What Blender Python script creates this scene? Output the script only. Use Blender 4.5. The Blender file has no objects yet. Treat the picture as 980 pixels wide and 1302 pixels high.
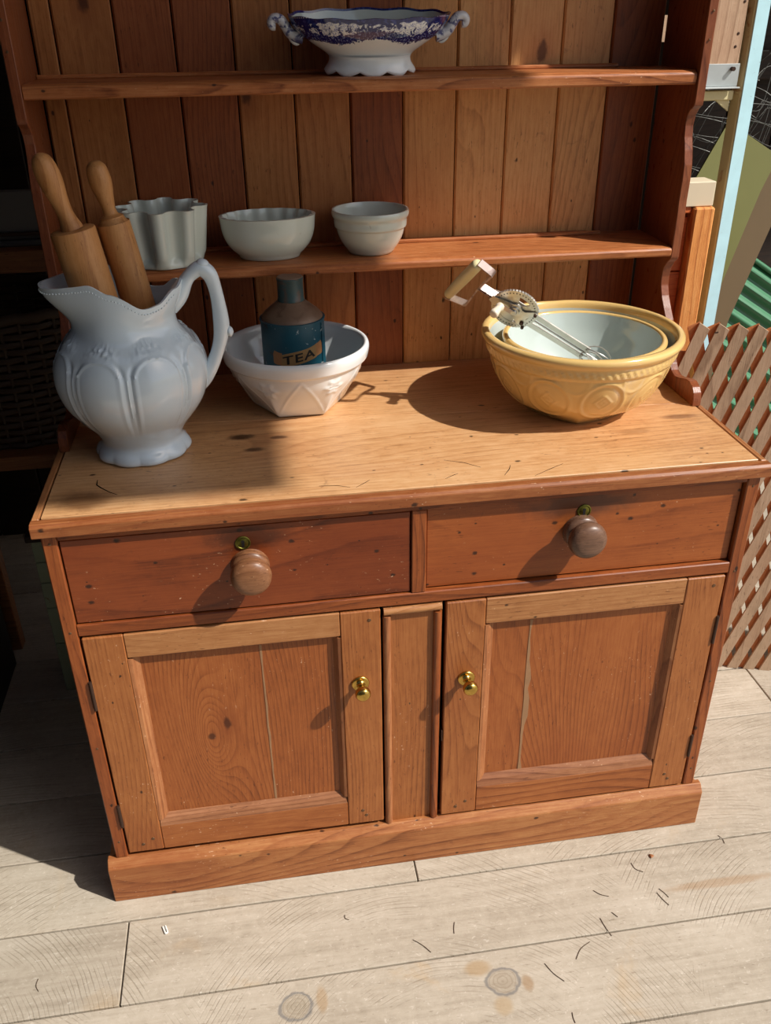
import bpy, bmesh, math, random
from mathutils import Vector, Matrix, noise

random.seed(7)
PI = math.pi
scene = bpy.context.scene
col = scene.collection

# ------------------------------------------------------------------ camera
F_PX = 1123.626
cam_d = bpy.data.cameras.new('camera')
cam = bpy.data.objects.new('camera', cam_d)
col.objects.link(cam)
cam_d.sensor_fit = 'VERTICAL'
cam_d.sensor_height = 36.0
cam_d.sensor_width = 36.0 * 980 / 1302
cam_d.lens = F_PX * 36.0 / 1302.0
cam_d.clip_start = 0.05
rot = (Matrix.Rotation(-0.1461, 4, 'Z') @ Matrix.Rotation(1.0545, 4, 'X') @ Matrix.Rotation(-0.0125, 4, 'Z'))
cam.matrix_world = Matrix.Translation((-0.2396, -1.2435, 1.5517)) @ rot
scene.camera = cam

# ------------------------------------------------------------------ world, sun, exposure
world = bpy.data.worlds.new('sky')
scene.world = world
world.use_nodes = True
wn = world.node_tree
wn.nodes.clear()
sky = wn.nodes.new('ShaderNodeTexSky')
sky.sky_type = 'NISHITA'
sky.sun_disc = False
sky.sun_elevation = math.radians(45.4)
sky.sun_rotation = math.radians(120.5)
sky.air_density = 1.0
sky.dust_density = 2.0
bg = wn.nodes.new('ShaderNodeBackground')
bg.inputs['Strength'].default_value = 0.12
out = wn.nodes.new('ShaderNodeOutputWorld')
wn.links.new(sky.outputs[0], bg.inputs[0])
wn.links.new(bg.outputs[0], out.inputs[0])

sun_d = bpy.data.lights.new('sun', 'SUN')
sun_d.energy = 5.2
sun_d.angle = math.radians(0.9)
sun_d.color = (1.0, 0.955, 0.89)
sun = bpy.data.objects.new('sun', sun_d)
col.objects.link(sun)
SUN = Vector((1.7, -1.0, 2.0)).normalized()
sun.rotation_euler = SUN.to_track_quat('Z', 'Y').to_euler()
sun.location = SUN * 8

scene.view_settings.view_transform = 'Standard'
scene.view_settings.look = 'None'
scene.view_settings.gamma = 1.0
scene.view_settings.use_curve_mapping = False
scene.view_settings.exposure = 0.0

# ------------------------------------------------------------------ node helpers
class NT:
    def __init__(self, name):
        self.m = bpy.data.materials.new(name)
        self.m.use_nodes = True
        self.t = self.m.node_tree
        self.t.nodes.clear()
        self.b = self.t.nodes.new('ShaderNodeBsdfPrincipled')
        o = self.t.nodes.new('ShaderNodeOutputMaterial')
        self.t.links.new(self.b.outputs[0], o.inputs[0])

    def n(self, typ, **kw):
        nd = self.t.nodes.new('ShaderNode' + typ)
        for k, v in kw.items():
            setattr(nd, k, v)
        return nd

    def l(self, a, b):
        self.t.links.new(a, b)

    def put(self, sock, v):
        if isinstance(v, bpy.types.NodeSocket):
            self.l(v, sock)
        else:
            sock.default_value = v

    def math(self, op, a, b=0.0, c=0.0, clamp=False):
        nd = self.n('Math', operation=op, use_clamp=clamp)
        self.put(nd.inputs[0], a); self.put(nd.inputs[1], b); self.put(nd.inputs[2], c)
        return nd.outputs[0]

    def vmath(self, op, a, b):
        nd = self.n('VectorMath', operation=op)
        self.put(nd.inputs[0], a); self.put(nd.inputs[1], b)
        return nd.outputs['Value'] if op in ('LENGTH', 'DISTANCE', 'DOT_PRODUCT') else nd.outputs[0]

    def smooth(self, v, a, b):
        nd = self.n('MapRange', interpolation_type='SMOOTHSTEP')
        self.put(nd.inputs[0], v)
        if a > b:
            nd.inputs[1].default_value = b; nd.inputs[2].default_value = a
            nd.inputs[3].default_value = 1.0; nd.inputs[4].default_value = 0.0
        else:
            nd.inputs[1].default_value = a; nd.inputs[2].default_value = b
        return nd.outputs[0]

    def noise(self, vec, scale=1.0, detail=2.0, dist=0.0, rough=0.5, color=False):
        nd = self.n('TexNoise')
        self.put(nd.inputs['Vector'], vec)
        nd.inputs['Scale'].default_value = scale
        nd.inputs['Detail'].default_value = detail
        nd.inputs['Distortion'].default_value = dist
        nd.inputs['Roughness'].default_value = rough
        return nd.outputs['Color' if color else 'Fac']

    def voro(self, vec, scale=1.0, feature='F1'):
        nd = self.n('TexVoronoi', feature=feature)
        self.put(nd.inputs['Vector'], vec)
        nd.inputs['Scale'].default_value = scale
        return nd

    def mix(self, fac, a, b, mode='MIX'):
        nd = self.n('Mix', data_type='RGBA', blend_type=mode)
        self.put(nd.inputs[0], fac)
        self.put(nd.inputs[6], a if isinstance(a, bpy.types.NodeSocket) else (*a, 1))
        self.put(nd.inputs[7], b if isinstance(b, bpy.types.NodeSocket) else (*b, 1))
        return nd.outputs[2]

    def ramp(self, fac, stops):
        nd = self.n('ValToRGB')
        self.put(nd.inputs[0], fac)
        e = nd.color_ramp.elements
        e[0].position, e[0].color = stops[0][0], (*stops[0][1], 1)
        e[1].position, e[1].color = stops[-1][0], (*stops[-1][1], 1)
        for p, c in stops[1:-1]:
            x = e.new(p); x.color = (*c, 1)
        return nd.outputs[0]

    def bump(self, h, strength=0.2, dist=0.002):
        nd = self.n('Bump')
        nd.inputs['Strength'].default_value = strength
        nd.inputs['Distance'].default_value = dist
        self.l(h, nd.inputs['Height'])
        self.l(nd.outputs[0], self.b.inputs['Normal'])


def srgb(r, g, b):
    f = lambda c: (c / 255 / 12.92) if c / 255 <= 0.04045 else ((c / 255 + 0.055) / 1.055) ** 2.4
    return (f(r), f(g), f(b))


def wood(name, dark, mid, light, axis='X', ring=34, rough=0.42, knots=0.75, flecks=0.0, worm=0.0,
         bump=0.25, blotch=0.5, stains=(), spec=0.4, kn_scale=3.2, ringamp=1.0, knot_at=()):
    """Old pine: contour-line cathedral grain, fine streaks, knots, worm holes, paint flecks."""
    N = NT(name)
    tc = N.n('TexCoord')
    oi = N.n('ObjectInfo')
    off = N.vmath('SCALE', (13.1, 7.7, 17.3), (0, 0, 0))
    off.node.inputs[3].default_value = 1
    N.l(oi.outputs['Random'], off.node.inputs[3])
    p = N.vmath('ADD', tc.outputs['Object'], off)
    ax = 'XYZ'.index(axis)

    def stretch(al, ac):
        s = [ac, ac, ac]; s[ax] = al
        return N.vmath('MULTIPLY', p, tuple(s))
    # growth rings: slow wander of a saw-toothed phase across the board (soft early wood, thin dark late wood)
    sx = N.n('SeparateXYZ'); N.l(p, sx.inputs[0])
    o1, o2 = [sx.outputs[i] for i in range(3) if i != ax]
    across = N.math('MULTIPLY_ADD', o2, 0.8, o1)
    w1 = N.noise(stretch(0.9, 3.6), 1.0, 1.5, 0.2, 0.5)
    w2 = N.noise(stretch(9.0, 40.0), 1.0, 2, 0.0, 0.5)
    ph = N.math('MULTIPLY_ADD', w1, 0.36 * ring * 3.2, N.math('MULTIPLY', across, ring * 3.2))
    ph = N.math('MULTIPLY_ADD', w2, 0.35, ph)
    kcore = None
    for (kx, kz, amp) in knot_at:
        kg = N.n('NewGeometry')
        kd_ = N.vmath('SUBTRACT', kg.outputs['Position'], (kx, 0.012, kz))
        kl = N.vmath('LENGTH', N.vmath('DIVIDE', kd_, (0.030, 1.0, 0.085)), (0, 0, 0))
        ph = N.math('MULTIPLY_ADD', N.math('EXPONENT', N.math('MULTIPLY', N.math('MULTIPLY', kl, kl), -1.0)), amp, ph)
        kc = N.vmath('LENGTH', N.vmath('DIVIDE', kd_, (0.0075, 1.0, 0.0085)), (0, 0, 0))
        kcore = N.math('SUBTRACT', 1.0, N.smooth(kc, 0.6, 1.2))
    saw = N.math('FRACT', ph)
    late = N.math('MULTIPLY', N.math('POWER', saw, 3.0), N.math('SUBTRACT', 1.0, N.smooth(saw, 0.90, 1.0)))
    patch = N.noise(stretch(2.0, 9.0), 1.0, 2)
    rings = N.math('SUBTRACT', 1.0, N.math('MULTIPLY', late, N.smooth(patch, 0.25, 0.65)))
    n1 = N.noise(stretch(11, 420), 1.0, 4, 0.1, 0.7)
    n2 = N.noise(stretch(2.2, 5.0), 1.0, 3, 0.4, 0.55)
    n3 = N.noise(stretch(30, 75), 1.0, 5, 0.4, 0.7)
    v = N.math('MULTIPLY_ADD', rings, 0.40 * ringamp, 0.44 - 0.40 * ringamp)
    v = N.math('MULTIPLY_ADD', N.math('SUBTRACT', n1, 0.5), 0.65, v)
    v = N.math('MULTIPLY_ADD', N.math('SUBTRACT', n2, 0.5), blotch * 0.85, v)
    v = N.math('MULTIPLY_ADD', N.math('SUBTRACT', n3, 0.5), 0.45, v)
    c = N.ramp(v, [(0.04, dark), (0.38, mid), (0.70, light)])
    # hue drift towards red and towards straw
    hue = N.noise(stretch(1.5, 3.5), 1.7, 2, 0.3)
    c = N.mix(N.math('MULTIPLY', N.smooth(hue, 0.5, 0.75), 0.35), c, (dark[0] * 1.5, dark[1] * 1.15, dark[2]))
    # knots
    flat = N.n('CombineXYZ'); N.l(across, flat.inputs[0]); N.l(sx.outputs[ax], flat.inputs[1])
    kv = N.voro(N.vmath('MULTIPLY', flat.outputs[0], (6.5 * kn_scale / 3.2, kn_scale, 0)), 1.0)
    kv.voronoi_dimensions = '2D'
    sep = N.n('SeparateColor'); N.l(kv.outputs['Color'], sep.inputs[0])
    pick = N.math('GREATER_THAN', sep.outputs[0], knots)
    kd = N.math('MULTIPLY_ADD', N.math('SUBTRACT', n3, 0.5), 0.08, kv.outputs['Distance'])
    km = N.math('MULTIPLY', pick, N.math('SUBTRACT', 1.0, N.smooth(kd, 0.025, 0.065)))
    halo = N.math('MULTIPLY', pick, N.math('SUBTRACT', 1.0, N.smooth(kd, 0.04, 0.20)))
    c = N.mix(N.math('MULTIPLY', halo, 0.38), c, (dark[0] * 1.2, dark[1], dark[2]))
    c = N.mix(N.math('MULTIPLY', km, 0.85), c, (dark[0] * 0.35, dark[1] * 0.28, dark[2] * 0.3))
    if kcore is not None:
        c = N.mix(N.math('MULTIPLY', kcore, 0.8), c, (dark[0] * 0.3, dark[1] * 0.25, dark[2] * 0.3))
    hole = None
    if worm > 0:
        wv = N.voro(N.vmath('MULTIPLY', flat.outputs[0], (62.0, 36.0, 0)), 1.0)
        wv.voronoi_dimensions = '2D'
        sp = N.n('SeparateColor'); N.l(wv.outputs['Color'], sp.inputs[0])
        hole = N.math('MULTIPLY', N.math('GREATER_THAN', sp.outputs[1], 1 - worm * 0.075),
                      N.math('SUBTRACT', 1.0, N.smooth(N.math('MULTIPLY_ADD', N.math('SUBTRACT', n3, 0.5), 0.45, N.math('DIVIDE', wv.outputs['Distance'], N.math('MULTIPLY_ADD', sp.outputs[2], 1.1, 0.15))), 0.08, 0.24)))
        c = N.mix(N.math('MULTIPLY', hole, 0.85), c, (0.012, 0.006, 0.004))
    s = [330.0] * 3; s[ax] = 70.0
    pn = N.noise(N.vmath('MULTIPLY', p, tuple(s)), 1.0, 2, 0, 0.5)
    c = N.mix(N.math('MULTIPLY', N.math('MULTIPLY', N.smooth(pn, 0.66, 0.72), N.smooth(N.noise(p, 9, 2), 0.42, 0.6)), 0.6), c, (dark[0] * .5, dark[1] * .42, dark[2] * .4))
    # grime in a few dents
    g = N.noise(p, 26, 5, 1.2, 0.7)
    c = N.mix(N.math('MULTIPLY', N.smooth(g, 0.62, 0.78), 0.45), c, (dark[0] * .45, dark[1] * .4, dark[2] * .4))
    if flecks > 0:
        s = [230.0] * 3; s[ax] = 130.0
        fl = N.noise(N.vmath('MULTIPLY', p, tuple(s)), 1.0, 2, 0, 0.5)
        reg = N.noise(p, 7, 2)
        fm = N.math('MULTIPLY', N.smooth(fl, 0.70 - 0.04 * flecks, 0.75), N.smooth(reg, 0.46, 0.66))
        c = N.mix(N.math('MULTIPLY', fm, 0.7), c, srgb(214, 178, 145))
    for (ctr, rad, colr, st) in stains:
        geo = N.n('NewGeometry')
        d = N.vmath('SUBTRACT', geo.outputs['Position'], ctr)
        d = N.vmath('LENGTH', N.vmath('DIVIDE', d, rad), (0, 0, 0))
        d = N.math('MULTIPLY_ADD', N.math('SUBTRACT', N.noise(p, 22, 5, 0.6, 0.65), 0.5), 0.9, d)
        c = N.mix(N.math('MULTIPLY', N.math('SUBTRACT', 1.0, N.smooth(d, 0.35, 1.05)), st), c, colr)
    N.l(c, N.b.inputs['Base Color'])
    r = N.math('MULTIPLY_ADD', N.math('SUBTRACT', n3, 0.5), 0.35, rough)
    N.l(r, N.b.inputs['Roughness'])
    N.b.inputs['Specular IOR Level'].default_value = spec
    h = N.math('MULTIPLY_ADD', n1, 0.6, N.math('MULTIPLY', rings, 0.25))
    h = N.math('MULTIPLY_ADD', n2, 0.8, h)
    if hole is not None:
        h = N.math('SUBTRACT', h, hole)
    N.bump(h, bump, 0.0015)
    return N.m


def plain(name, colr, rough=0.5, metal=0.0, var=0.12, scale=14, bump=0.0, spec=0.5, spots=None, stretch=None):
    N = NT(name)
    tc = N.n('TexCoord')
    p = tc.outputs['Object']
    if stretch:
        p = N.vmath('MULTIPLY', p, stretch)
    n = N.noise(p, scale, 5, 0.3, 0.6)
    c = N.mix(n, tuple(x * (1 - var) for x in colr), tuple(min(1, x * (1 + var)) for x in colr))
    if spots:
        for (sc, lo, hi, sc_col, st) in spots:
            s = N.noise(tc.outputs['Object'], sc, 4, 0.6, 0.6)
            c = N.mix(N.math('MULTIPLY', N.smooth(s, lo, hi), st), c, sc_col)
    N.l(c, N.b.inputs['Base Color'])
    N.b.inputs['Metallic'].default_value = metal
    N.b.inputs['Specular IOR Level'].default_value = spec
    N.l(N.math('MULTIPLY_ADD', N.math('SUBTRACT', n, 0.5), 0.2, rough), N.b.inputs['Roughness'])
    if bump:
        N.bump(n, bump, 0.002)
    return N.m


def ceramic(name, colr, rough=0.10, var=0.04, spots=None):
    m = plain(name, colr, rough, 0, var, 9, 0.0, 0.55, spots)
    b = [n for n in m.node_tree.nodes if n.type == 'BSDF_PRINCIPLED'][0]
    b.inputs['Coat Weight'].default_value = 0.35
    b.inputs['Coat Roughness'].default_value = 0.04
    return m


# ------------------------------------------------------------------ object helpers
WO = {}


def link_mesh(name, verts, faces, mat, parent=None, smooth=False, angle=40, label=None, kind=None, mats=None, fmat=None):
    o0 = WO.get(parent, Vector((0, 0, 0))) if parent else Vector((0, 0, 0))
    me = bpy.data.meshes.new(name)
    me.from_pydata([tuple(Vector(v) - o0) for v in verts], [], faces)
    for m in (mats or [mat]):
        me.materials.append(m)
    if fmat:
        me.polygons.foreach_set('material_index', fmat)
    if smooth:
        me.polygons.foreach_set('use_smooth', [True] * len(me.polygons))
        me.set_sharp_from_angle(angle=math.radians(angle))
    me.update()
    o = bpy.data.objects.new(name, me)
    col.objects.link(o)
    if parent:
        o.parent = parent
    WO[o] = o0
    if label: o['label'] = label
    if kind: o['kind'] = kind
    return o


def thing(name, label, cat, loc, group=None):
    o = bpy.data.objects.new(name, None)
    o.empty_display_size = 0.05
    col.objects.link(o)
    o.location = loc
    WO[o] = Vector(loc)
    o['label'] = label
    o['category'] = cat
    if group: o['group'] = group
    return o


def tag(o, label, cat, group=None):
    o['label'] = label; o['category'] = cat
    if group: o['group'] = group
    return o


def recenter(o, loc):
    """move a top-level mesh's origin to its base"""
    loc = Vector(loc)
    o.data.transform(Matrix.Translation(-loc))
    o.location = loc
    WO[o] = loc
    return o


def struct(name):
    o = bpy.data.objects.new(name, None)
    col.objects.link(o)
    o['kind'] = 'structure'
    WO[o] = Vector((0, 0, 0))
    return o


def bm_data(bm):
    bm.verts.ensure_lookup_table()
    for i, v in enumerate(bm.verts): v.index = i
    r = ([v.co.copy() for v in bm.verts], [[v.index for v in f.verts] for f in bm.faces])
    bm.free()
    return r


def box_data(x0, x1, y0, y1, z0, z1, bev=0.0, seg=1):
    bm = bmesh.new()
    bmesh.ops.create_cube(bm, size=1)
    for v in bm.verts:
        v.co = Vector(((x0 + x1) / 2 + v.co.x * (x1 - x0), (y0 + y1) / 2 + v.co.y * (y1 - y0), (z0 + z1) / 2 + v.co.z * (z1 - z0)))
    if bev > 0:
        bmesh.ops.bevel(bm, geom=bm.edges[:], offset=bev, segments=seg, affect='EDGES', profile=0.6)
    return bm_data(bm)


def box(name, x0, x1, y0, y1, z0, z1, mat, parent=None, bev=0.0015, seg=1, rot=None, **kw):
    v, f = box_data(x0, x1, y0, y1, z0, z1, bev, seg)
    if rot:
        ang, ax = rot
        c = Vector(((x0 + x1) / 2, (y0 + y1) / 2, (z0 + z1) / 2))
        M = Matrix.Rotation(ang, 3, ax)
        v = [c + M @ (p - c) for p in v]
    return link_mesh(name, v, f, mat, parent, **kw)


def prism(name, poly, lo, hi, axis, mat, parent=None, bev=0.0, **kw):
    """poly: 2D outline, extruded along axis ('X': poly is (y,z); 'Y': (x,z); 'Z': (x,y))"""
    bm = bmesh.new()

    def P(a, b, h):
        return {'X': (h, a, b), 'Y': (a, h, b), 'Z': (a, b, h)}[axis]
    lo_v = [bm.verts.new(P(a, b, lo)) for a, b in poly]
    hi_v = [bm.verts.new(P(a, b, hi)) for a, b in poly]
    bm.faces.new(lo_v[::-1]); bm.faces.new(hi_v)
    n = len(poly)
    for i in range(n):
        bm.faces.new([lo_v[i], lo_v[(i + 1) % n], hi_v[(i + 1) % n], hi_v[i]])
    bmesh.ops.recalc_face_normals(bm, faces=bm.faces[:])
    if bev:
        bmesh.ops.bevel(bm, geom=bm.edges[:], offset=bev, segments=1, affect='EDGES')
    v, f = bm_data(bm)
    return link_mesh(name, v, f, mat, parent, **kw)


def dense(prof, step):
    """Catmull-Rom densified profile of (r,z)"""
    P = [Vector(p) for p in prof]
    out = []
    for i in range(len(P) - 1):
        p0 = P[max(i - 1, 0)]; p1 = P[i]; p2 = P[i + 1]; p3 = P[min(i + 2, len(P) - 1)]
        k = max(1, int((p2 - p1).length / step))
        for j in range(k):
            t = j / k
            out.append(0.5 * ((2 * p1) + (p2 - p0) * t + (2 * p0 - 5 * p1 + 4 * p2 - p3) * t * t + (3 * p1 - p0 - 3 * p2 + p3) * t ** 3))
    out.append(P[-1])
    return out


def rev_data(prof, n, c=(0, 0, 0), mod=None, M=None, cap0=True, cap1=True):
    """revolve (r,z) around z through c; mod(r,z,phi)->(r,z) or (x,y,z) local; M optional 3x3 tilt"""
    verts = []; faces = []
    c = Vector(c)
    m = len(prof)
    for (r, z) in prof:
        for k in range(n):
            ph = 2 * PI * k / n
            q = mod(r, z, ph) if mod else (r, z)
            v = Vector((q[0] * math.cos(ph), q[0] * math.sin(ph), q[1])) if len(q) == 2 else Vector(q)
            verts.append(c + (M @ v if M else v))
    for i in range(m - 1):
        for k in range(n):
            a = i * n + k; b = i * n + (k + 1) % n
            faces.append([a, b, b + n, a + n])
    if cap0:
        faces.append(list(range(n))[::-1])
    if cap1:
        faces.append([(m - 1) * n + k for k in range(n)])
    return verts, faces


def rev(name, prof, n, c, mat, parent=None, mod=None, M=None, cap0=True, cap1=True, angle=50, **kw):
    v, f = rev_data(prof, n, c, mod, M, cap0, cap1)
    return link_mesh(name, v, f, mat, parent, smooth=True, angle=angle, **kw)


def catmull(pts, k=8):
    P = [Vector(p) for p in pts]
    out = []
    for i in range(len(P) - 1):
        p0 = P[max(i - 1, 0)]; p1 = P[i]; p2 = P[i + 1]; p3 = P[min(i + 2, len(P) - 1)]
        for j in range(k):
            t = j / k
            out.append(0.5 * ((2 * p1) + (p2 - p0) * t + (2 * p0 - 5 * p1 + 4 * p2 - p3) * t * t + (3 * p1 - p0 - 3 * p2 + p3) * t ** 3))
    out.append(P[-1])
    return out


def tube_data(pts, r, n=8, closed=False, nrm=None, flat=1.0):
    """swept tube. r number or list; flat squashes across the given normal (for straps)"""
    P = [Vector(p) for p in pts]
    m = len(P)
    verts = []; faces = []
    N0 = Vector(nrm) if nrm is not None else None
    prev = None
    for i in range(m):
        if closed:
            t = (P[(i + 1) % m] - P[i - 1]).normalized()
        else:
            t = (P[min(i + 1, m - 1)] - P[max(i - 1, 0)]).normalized()
        if N0 is not None:
            a = N0 - t * N0.dot(t)
        elif prev is None:
            a = t.orthogonal()
        else:
            a = prev - t * prev.dot(t)
        a.normalize(); prev = a
        b = t.cross(a)
        rr = r[i] if isinstance(r, (list, tuple)) else r
        for k in range(n):
            th = 2 * PI * (k + 0.5) / n
            verts.append(P[i] + a * (rr * math.cos(th)) + b * (rr * flat * math.sin(th)))
    for i in range(m if closed else m - 1):
        j = (i + 1) % m
        for k in range(n):
            faces.append([i * n + k, i * n + (k + 1) % n, j * n + (k + 1) % n, j * n + k])
    if not closed:
        faces.append([k for k in range(n)][::-1])
        faces.append([(m - 1) * n + k for k in range(n)])
    return verts, faces


def tube(name, pts, r, mat, parent=None, n=8, closed=False, nrm=None, flat=1.0, angle=60, **kw):
    v, f = tube_data(pts, r, n, closed, nrm, flat)
    return link_mesh(name, v, f, mat, parent, smooth=True, angle=angle, **kw)


def join_data(*ds):
    V = []; Fs = []
    for v, f in ds:
        o = len(V)
        V += list(v); Fs += [[i + o for i in q] for q in f]
    return V, Fs


def sstep(x, a, b):
    t = max(0.0, min(1.0, (x - a) / (b - a)))
    return t * t * (3 - 2 * t)


def axis_mat(d):
    """3x3 turning +z to d"""
    return Vector((0, 0, 1)).rotation_difference(Vector(d).normalized()).to_matrix()


# ------------------------------------------------------------------ materials
W_red = (srgb(84, 38, 15), srgb(136, 70, 31), srgb(164, 95, 48))
W_drawer = wood('drawer_pine', srgb(100, 45, 17), srgb(146, 77, 34), srgb(166, 93, 44), 'X', ring=10, rough=0.38, knots=0.97, worm=1.5, bump=0.14, blotch=0.5, flecks=0.1,
                stains=[((0.285, -0.002, 0.815), (0.13, 0.2, 0.035), srgb(62, 40, 32), 0.72), ((-0.285, -0.002, 0.812), (0.085, 0.2, 0.03), srgb(52, 24, 16), 0.72)])
W_drawer_l = wood('drawer_pine_deep', srgb(82, 34, 13), srgb(122, 57, 25), srgb(140, 70, 33), 'X', ring=10, rough=0.36, knots=0.97, worm=1.2, bump=0.14, blotch=0.5, flecks=0.1,
                stains=[((-0.285, -0.002, 0.812), (0.085, 0.2, 0.03), srgb(44, 20, 12), 0.75)])
W_frame_v = wood('frame_pine_upright', *W_red, 'Z', ring=20, rough=0.42, knots=0.93, worm=0.3, bump=0.18)
W_frame_h = wood('frame_pine_rail', *W_red, 'X', ring=20, rough=0.42, knots=0.95, worm=0.3, bump=0.18)
W_stile = wood('door_stile_pine', srgb(102, 52, 22), srgb(150, 89, 45), srgb(174, 112, 62), 'Z', ring=26, rough=0.45, knots=0.9, worm=0.3, bump=0.2, flecks=0.15)
W_rail = wood('door_rail_pine', srgb(116, 69, 37), srgb(162, 108, 64), srgb(186, 136, 88), 'X', ring=24, rough=0.5, knots=0.9, worm=0.2, bump=0.25, flecks=0.2)
W_rail_low = wood('door_bottom_rail_pine', srgb(102, 50, 21), srgb(148, 84, 41), srgb(174, 109, 60), 'X', ring=24, rough=0.5, knots=0.9, worm=0.2, bump=0.25, flecks=0.6)
W_panel = wood('door_panel_pine', srgb(104, 50, 19), srgb(146, 80, 37), srgb(168, 101, 52), 'Z', ring=34, rough=0.42, knots=0.94, bump=0.25, kn_scale=3.4, flecks=0.12, knot_at=((-0.385, 0.385, 7.0),),
               stains=[((-0.45, 0.01, 0.31), (0.03, 0.2, 0.03), srgb(206, 190, 170), 0.0)])
W_mould = wood('moulding_pine', srgb(98, 52, 27), srgb(150, 94, 56), srgb(180, 126, 82), 'Z', ring=20, rough=0.5, knots=0.99, bump=0.2, flecks=0.3)
W_mould_h = wood('moulding_pine_level', srgb(94, 54, 34), srgb(144, 94, 62), srgb(174, 122, 86), 'X', ring=20, rough=0.55, knots=0.99, bump=0.2, flecks=0.4)
W_plinth = wood('plinth_pine', srgb(104, 56, 27), srgb(156, 96, 54), srgb(184, 130, 80), 'X', ring=22, rough=0.5, knots=0.86, worm=0.3, bump=0.3, flecks=1.5)
W_top = wood('worktop_pine', srgb(132, 86, 50), srgb(200, 150, 101), srgb(224, 182, 136), 'X', ring=20, ringamp=0.45, rough=0.36, knots=0.86, worm=0.5, bump=0.16, blotch=0.55, spec=0.5,
             stains=[((-0.285, 0.262, 0.872), (0.034, 0.016, 0.1), srgb(46, 22, 12), 0.85), ((-0.262, 0.205, 0.872), (0.026, 0.012, 0.1), srgb(52, 26, 14), 0.8), ((-0.54, 0.06, 0.872), (0.06, 0.04, 0.1), srgb(90, 52, 28), 0.6),
                     ((0.43, 0.16, 0.872), (0.05, 0.012, 0.1), srgb(96, 56, 32), 0.35), ((0.545, 0.21, 0.872), (0.05, 0.015, 0.1), srgb(84, 44, 28), 0.6)])
W_edge = wood('worktop_edge_pine', srgb(92, 46, 22), srgb(142, 82, 44), srgb(170, 112, 66), 'X', ring=20, rough=0.42, knots=0.97, worm=0.5, bump=0.2, flecks=0.15)
W_back = [wood('backboard_pine_%s' % nm, *c, 'Z', ring=26, ringamp=0.7, rough=0.46, knots=0.66, worm=0.4, bump=0.2, blotch=0.45, kn_scale=2.6) for nm, c in (
    ('deep', (srgb(92, 43, 20), srgb(138, 74, 38), srgb(160, 94, 52))),
    ('brown', (srgb(112, 62, 30), srgb(164, 104, 56), srgb(186, 126, 74))),
    ('amber', (srgb(142, 88, 44), srgb(200, 140, 82), srgb(220, 166, 106))),
    ('honey', (srgb(154, 98, 52), srgb(214, 156, 96), srgb(230, 180, 122))))]
W_rack = wood('rack_pine', srgb(80, 38, 20), srgb(124, 66, 38), srgb(152, 90, 56), 'Z', ring=24, rough=0.33, knots=0.93, worm=0.2, bump=0.18)
W_shelf = wood('shelf_pine', srgb(108, 54, 26), srgb(170, 102, 57), srgb(200, 136, 86), 'X', ring=24, rough=0.42, knots=0.93, worm=0.25, bump=0.22, flecks=0.2)
W_knob = wood('turned_knob_wood', srgb(84, 50, 31), srgb(126, 84, 55), srgb(152, 106, 74), 'X', ring=14, rough=0.4, knots=0.99, bump=0.15, flecks=0.2)
W_knob2 = wood('turned_knob_dark_wood', srgb(60, 40, 30), srgb(102, 74, 58), srgb(134, 100, 78), 'X', ring=14, rough=0.33, knots=0.99, bump=0.15, flecks=0.2)
W_pin = wood('rolling_pin_beech', srgb(150, 96, 50), srgb(190, 134, 80), srgb(206, 154, 100), 'Z', ring=8, rough=0.5, knots=0.99, bump=0.06, blotch=0.3)
W_pin2 = wood('rolling_pin_sycamore', srgb(140, 90, 46), srgb(180, 126, 74), srgb(198, 148, 94), 'Z', ring=8, rough=0.48, knots=0.985, bump=0.06, blotch=0.3)
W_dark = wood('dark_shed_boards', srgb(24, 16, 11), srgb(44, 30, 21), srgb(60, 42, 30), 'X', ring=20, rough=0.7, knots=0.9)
W_store = wood('storage_shelf_wood', srgb(92, 52, 28), srgb(136, 84, 48), srgb(160, 106, 64), 'X', ring=20, rough=0.55, knots=0.9)
W_orange = wood('rough_orange_timber', srgb(160, 86, 36), srgb(216, 142, 74), srgb(236, 174, 106), 'Z', ring=16, rough=0.75, knots=0.9, bump=0.8, worm=0.6)
W_orange_h = wood('orange_board', srgb(150, 62, 24), srgb(196, 98, 46), srgb(214, 122, 64), 'X', ring=20, rough=0.6, knots=0.92)
W_sawn = wood('sawn_pale_board', srgb(150, 118, 92), srgb(190, 158, 130), srgb(210, 182, 154), 'Z', ring=16, rough=0.8, knots=0.97, bump=0.5)
W_trellis = wood('trellis_slat_wood', srgb(140, 114, 90), srgb(184, 158, 130), srgb(206, 180, 152), 'Z', ring=8, rough=0.8, knots=0.95, bump=0.5, blotch=0.6, worm=0.4)
W_trellis2 = wood('trellis_rear_slat_wood', srgb(140, 78, 40), srgb(184, 112, 64), srgb(204, 134, 84), 'Z', ring=8, rough=0.75, knots=0.95, bump=0.4)
M_filler = plain('old_wood_filler', srgb(150, 112, 78), 0.7, var=0.25, scale=60, bump=0.3)
M_dark = plain('dark_gap', (0.006, 0.004, 0.003), 0.95, spec=0.0)
M_brass = plain('brass', srgb(196, 162, 84), 0.24, 1.0, 0.25, 60, spots=[(40, 0.55, 0.75, srgb(96, 70, 34), 0.6)])
M_brass_old = plain('tarnished_brass', srgb(116, 112, 52), 0.4, 1.0, 0.35, 90, spots=[(70, 0.5, 0.7, srgb(60, 52, 24), 0.7)])
M_iron = plain('dull_iron', srgb(72, 52, 42), 0.55, 0.6, 0.3, 80)
M_nail = plain('nail_head', srgb(104, 76, 52), 0.5, 0.5, 0.3, 90)
M_iron_white = ceramic('white_ironstone', srgb(214, 229, 237), 0.08)
M_white = ceramic('white_bowl_glaze', srgb(230, 233, 231), 0.09)
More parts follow.
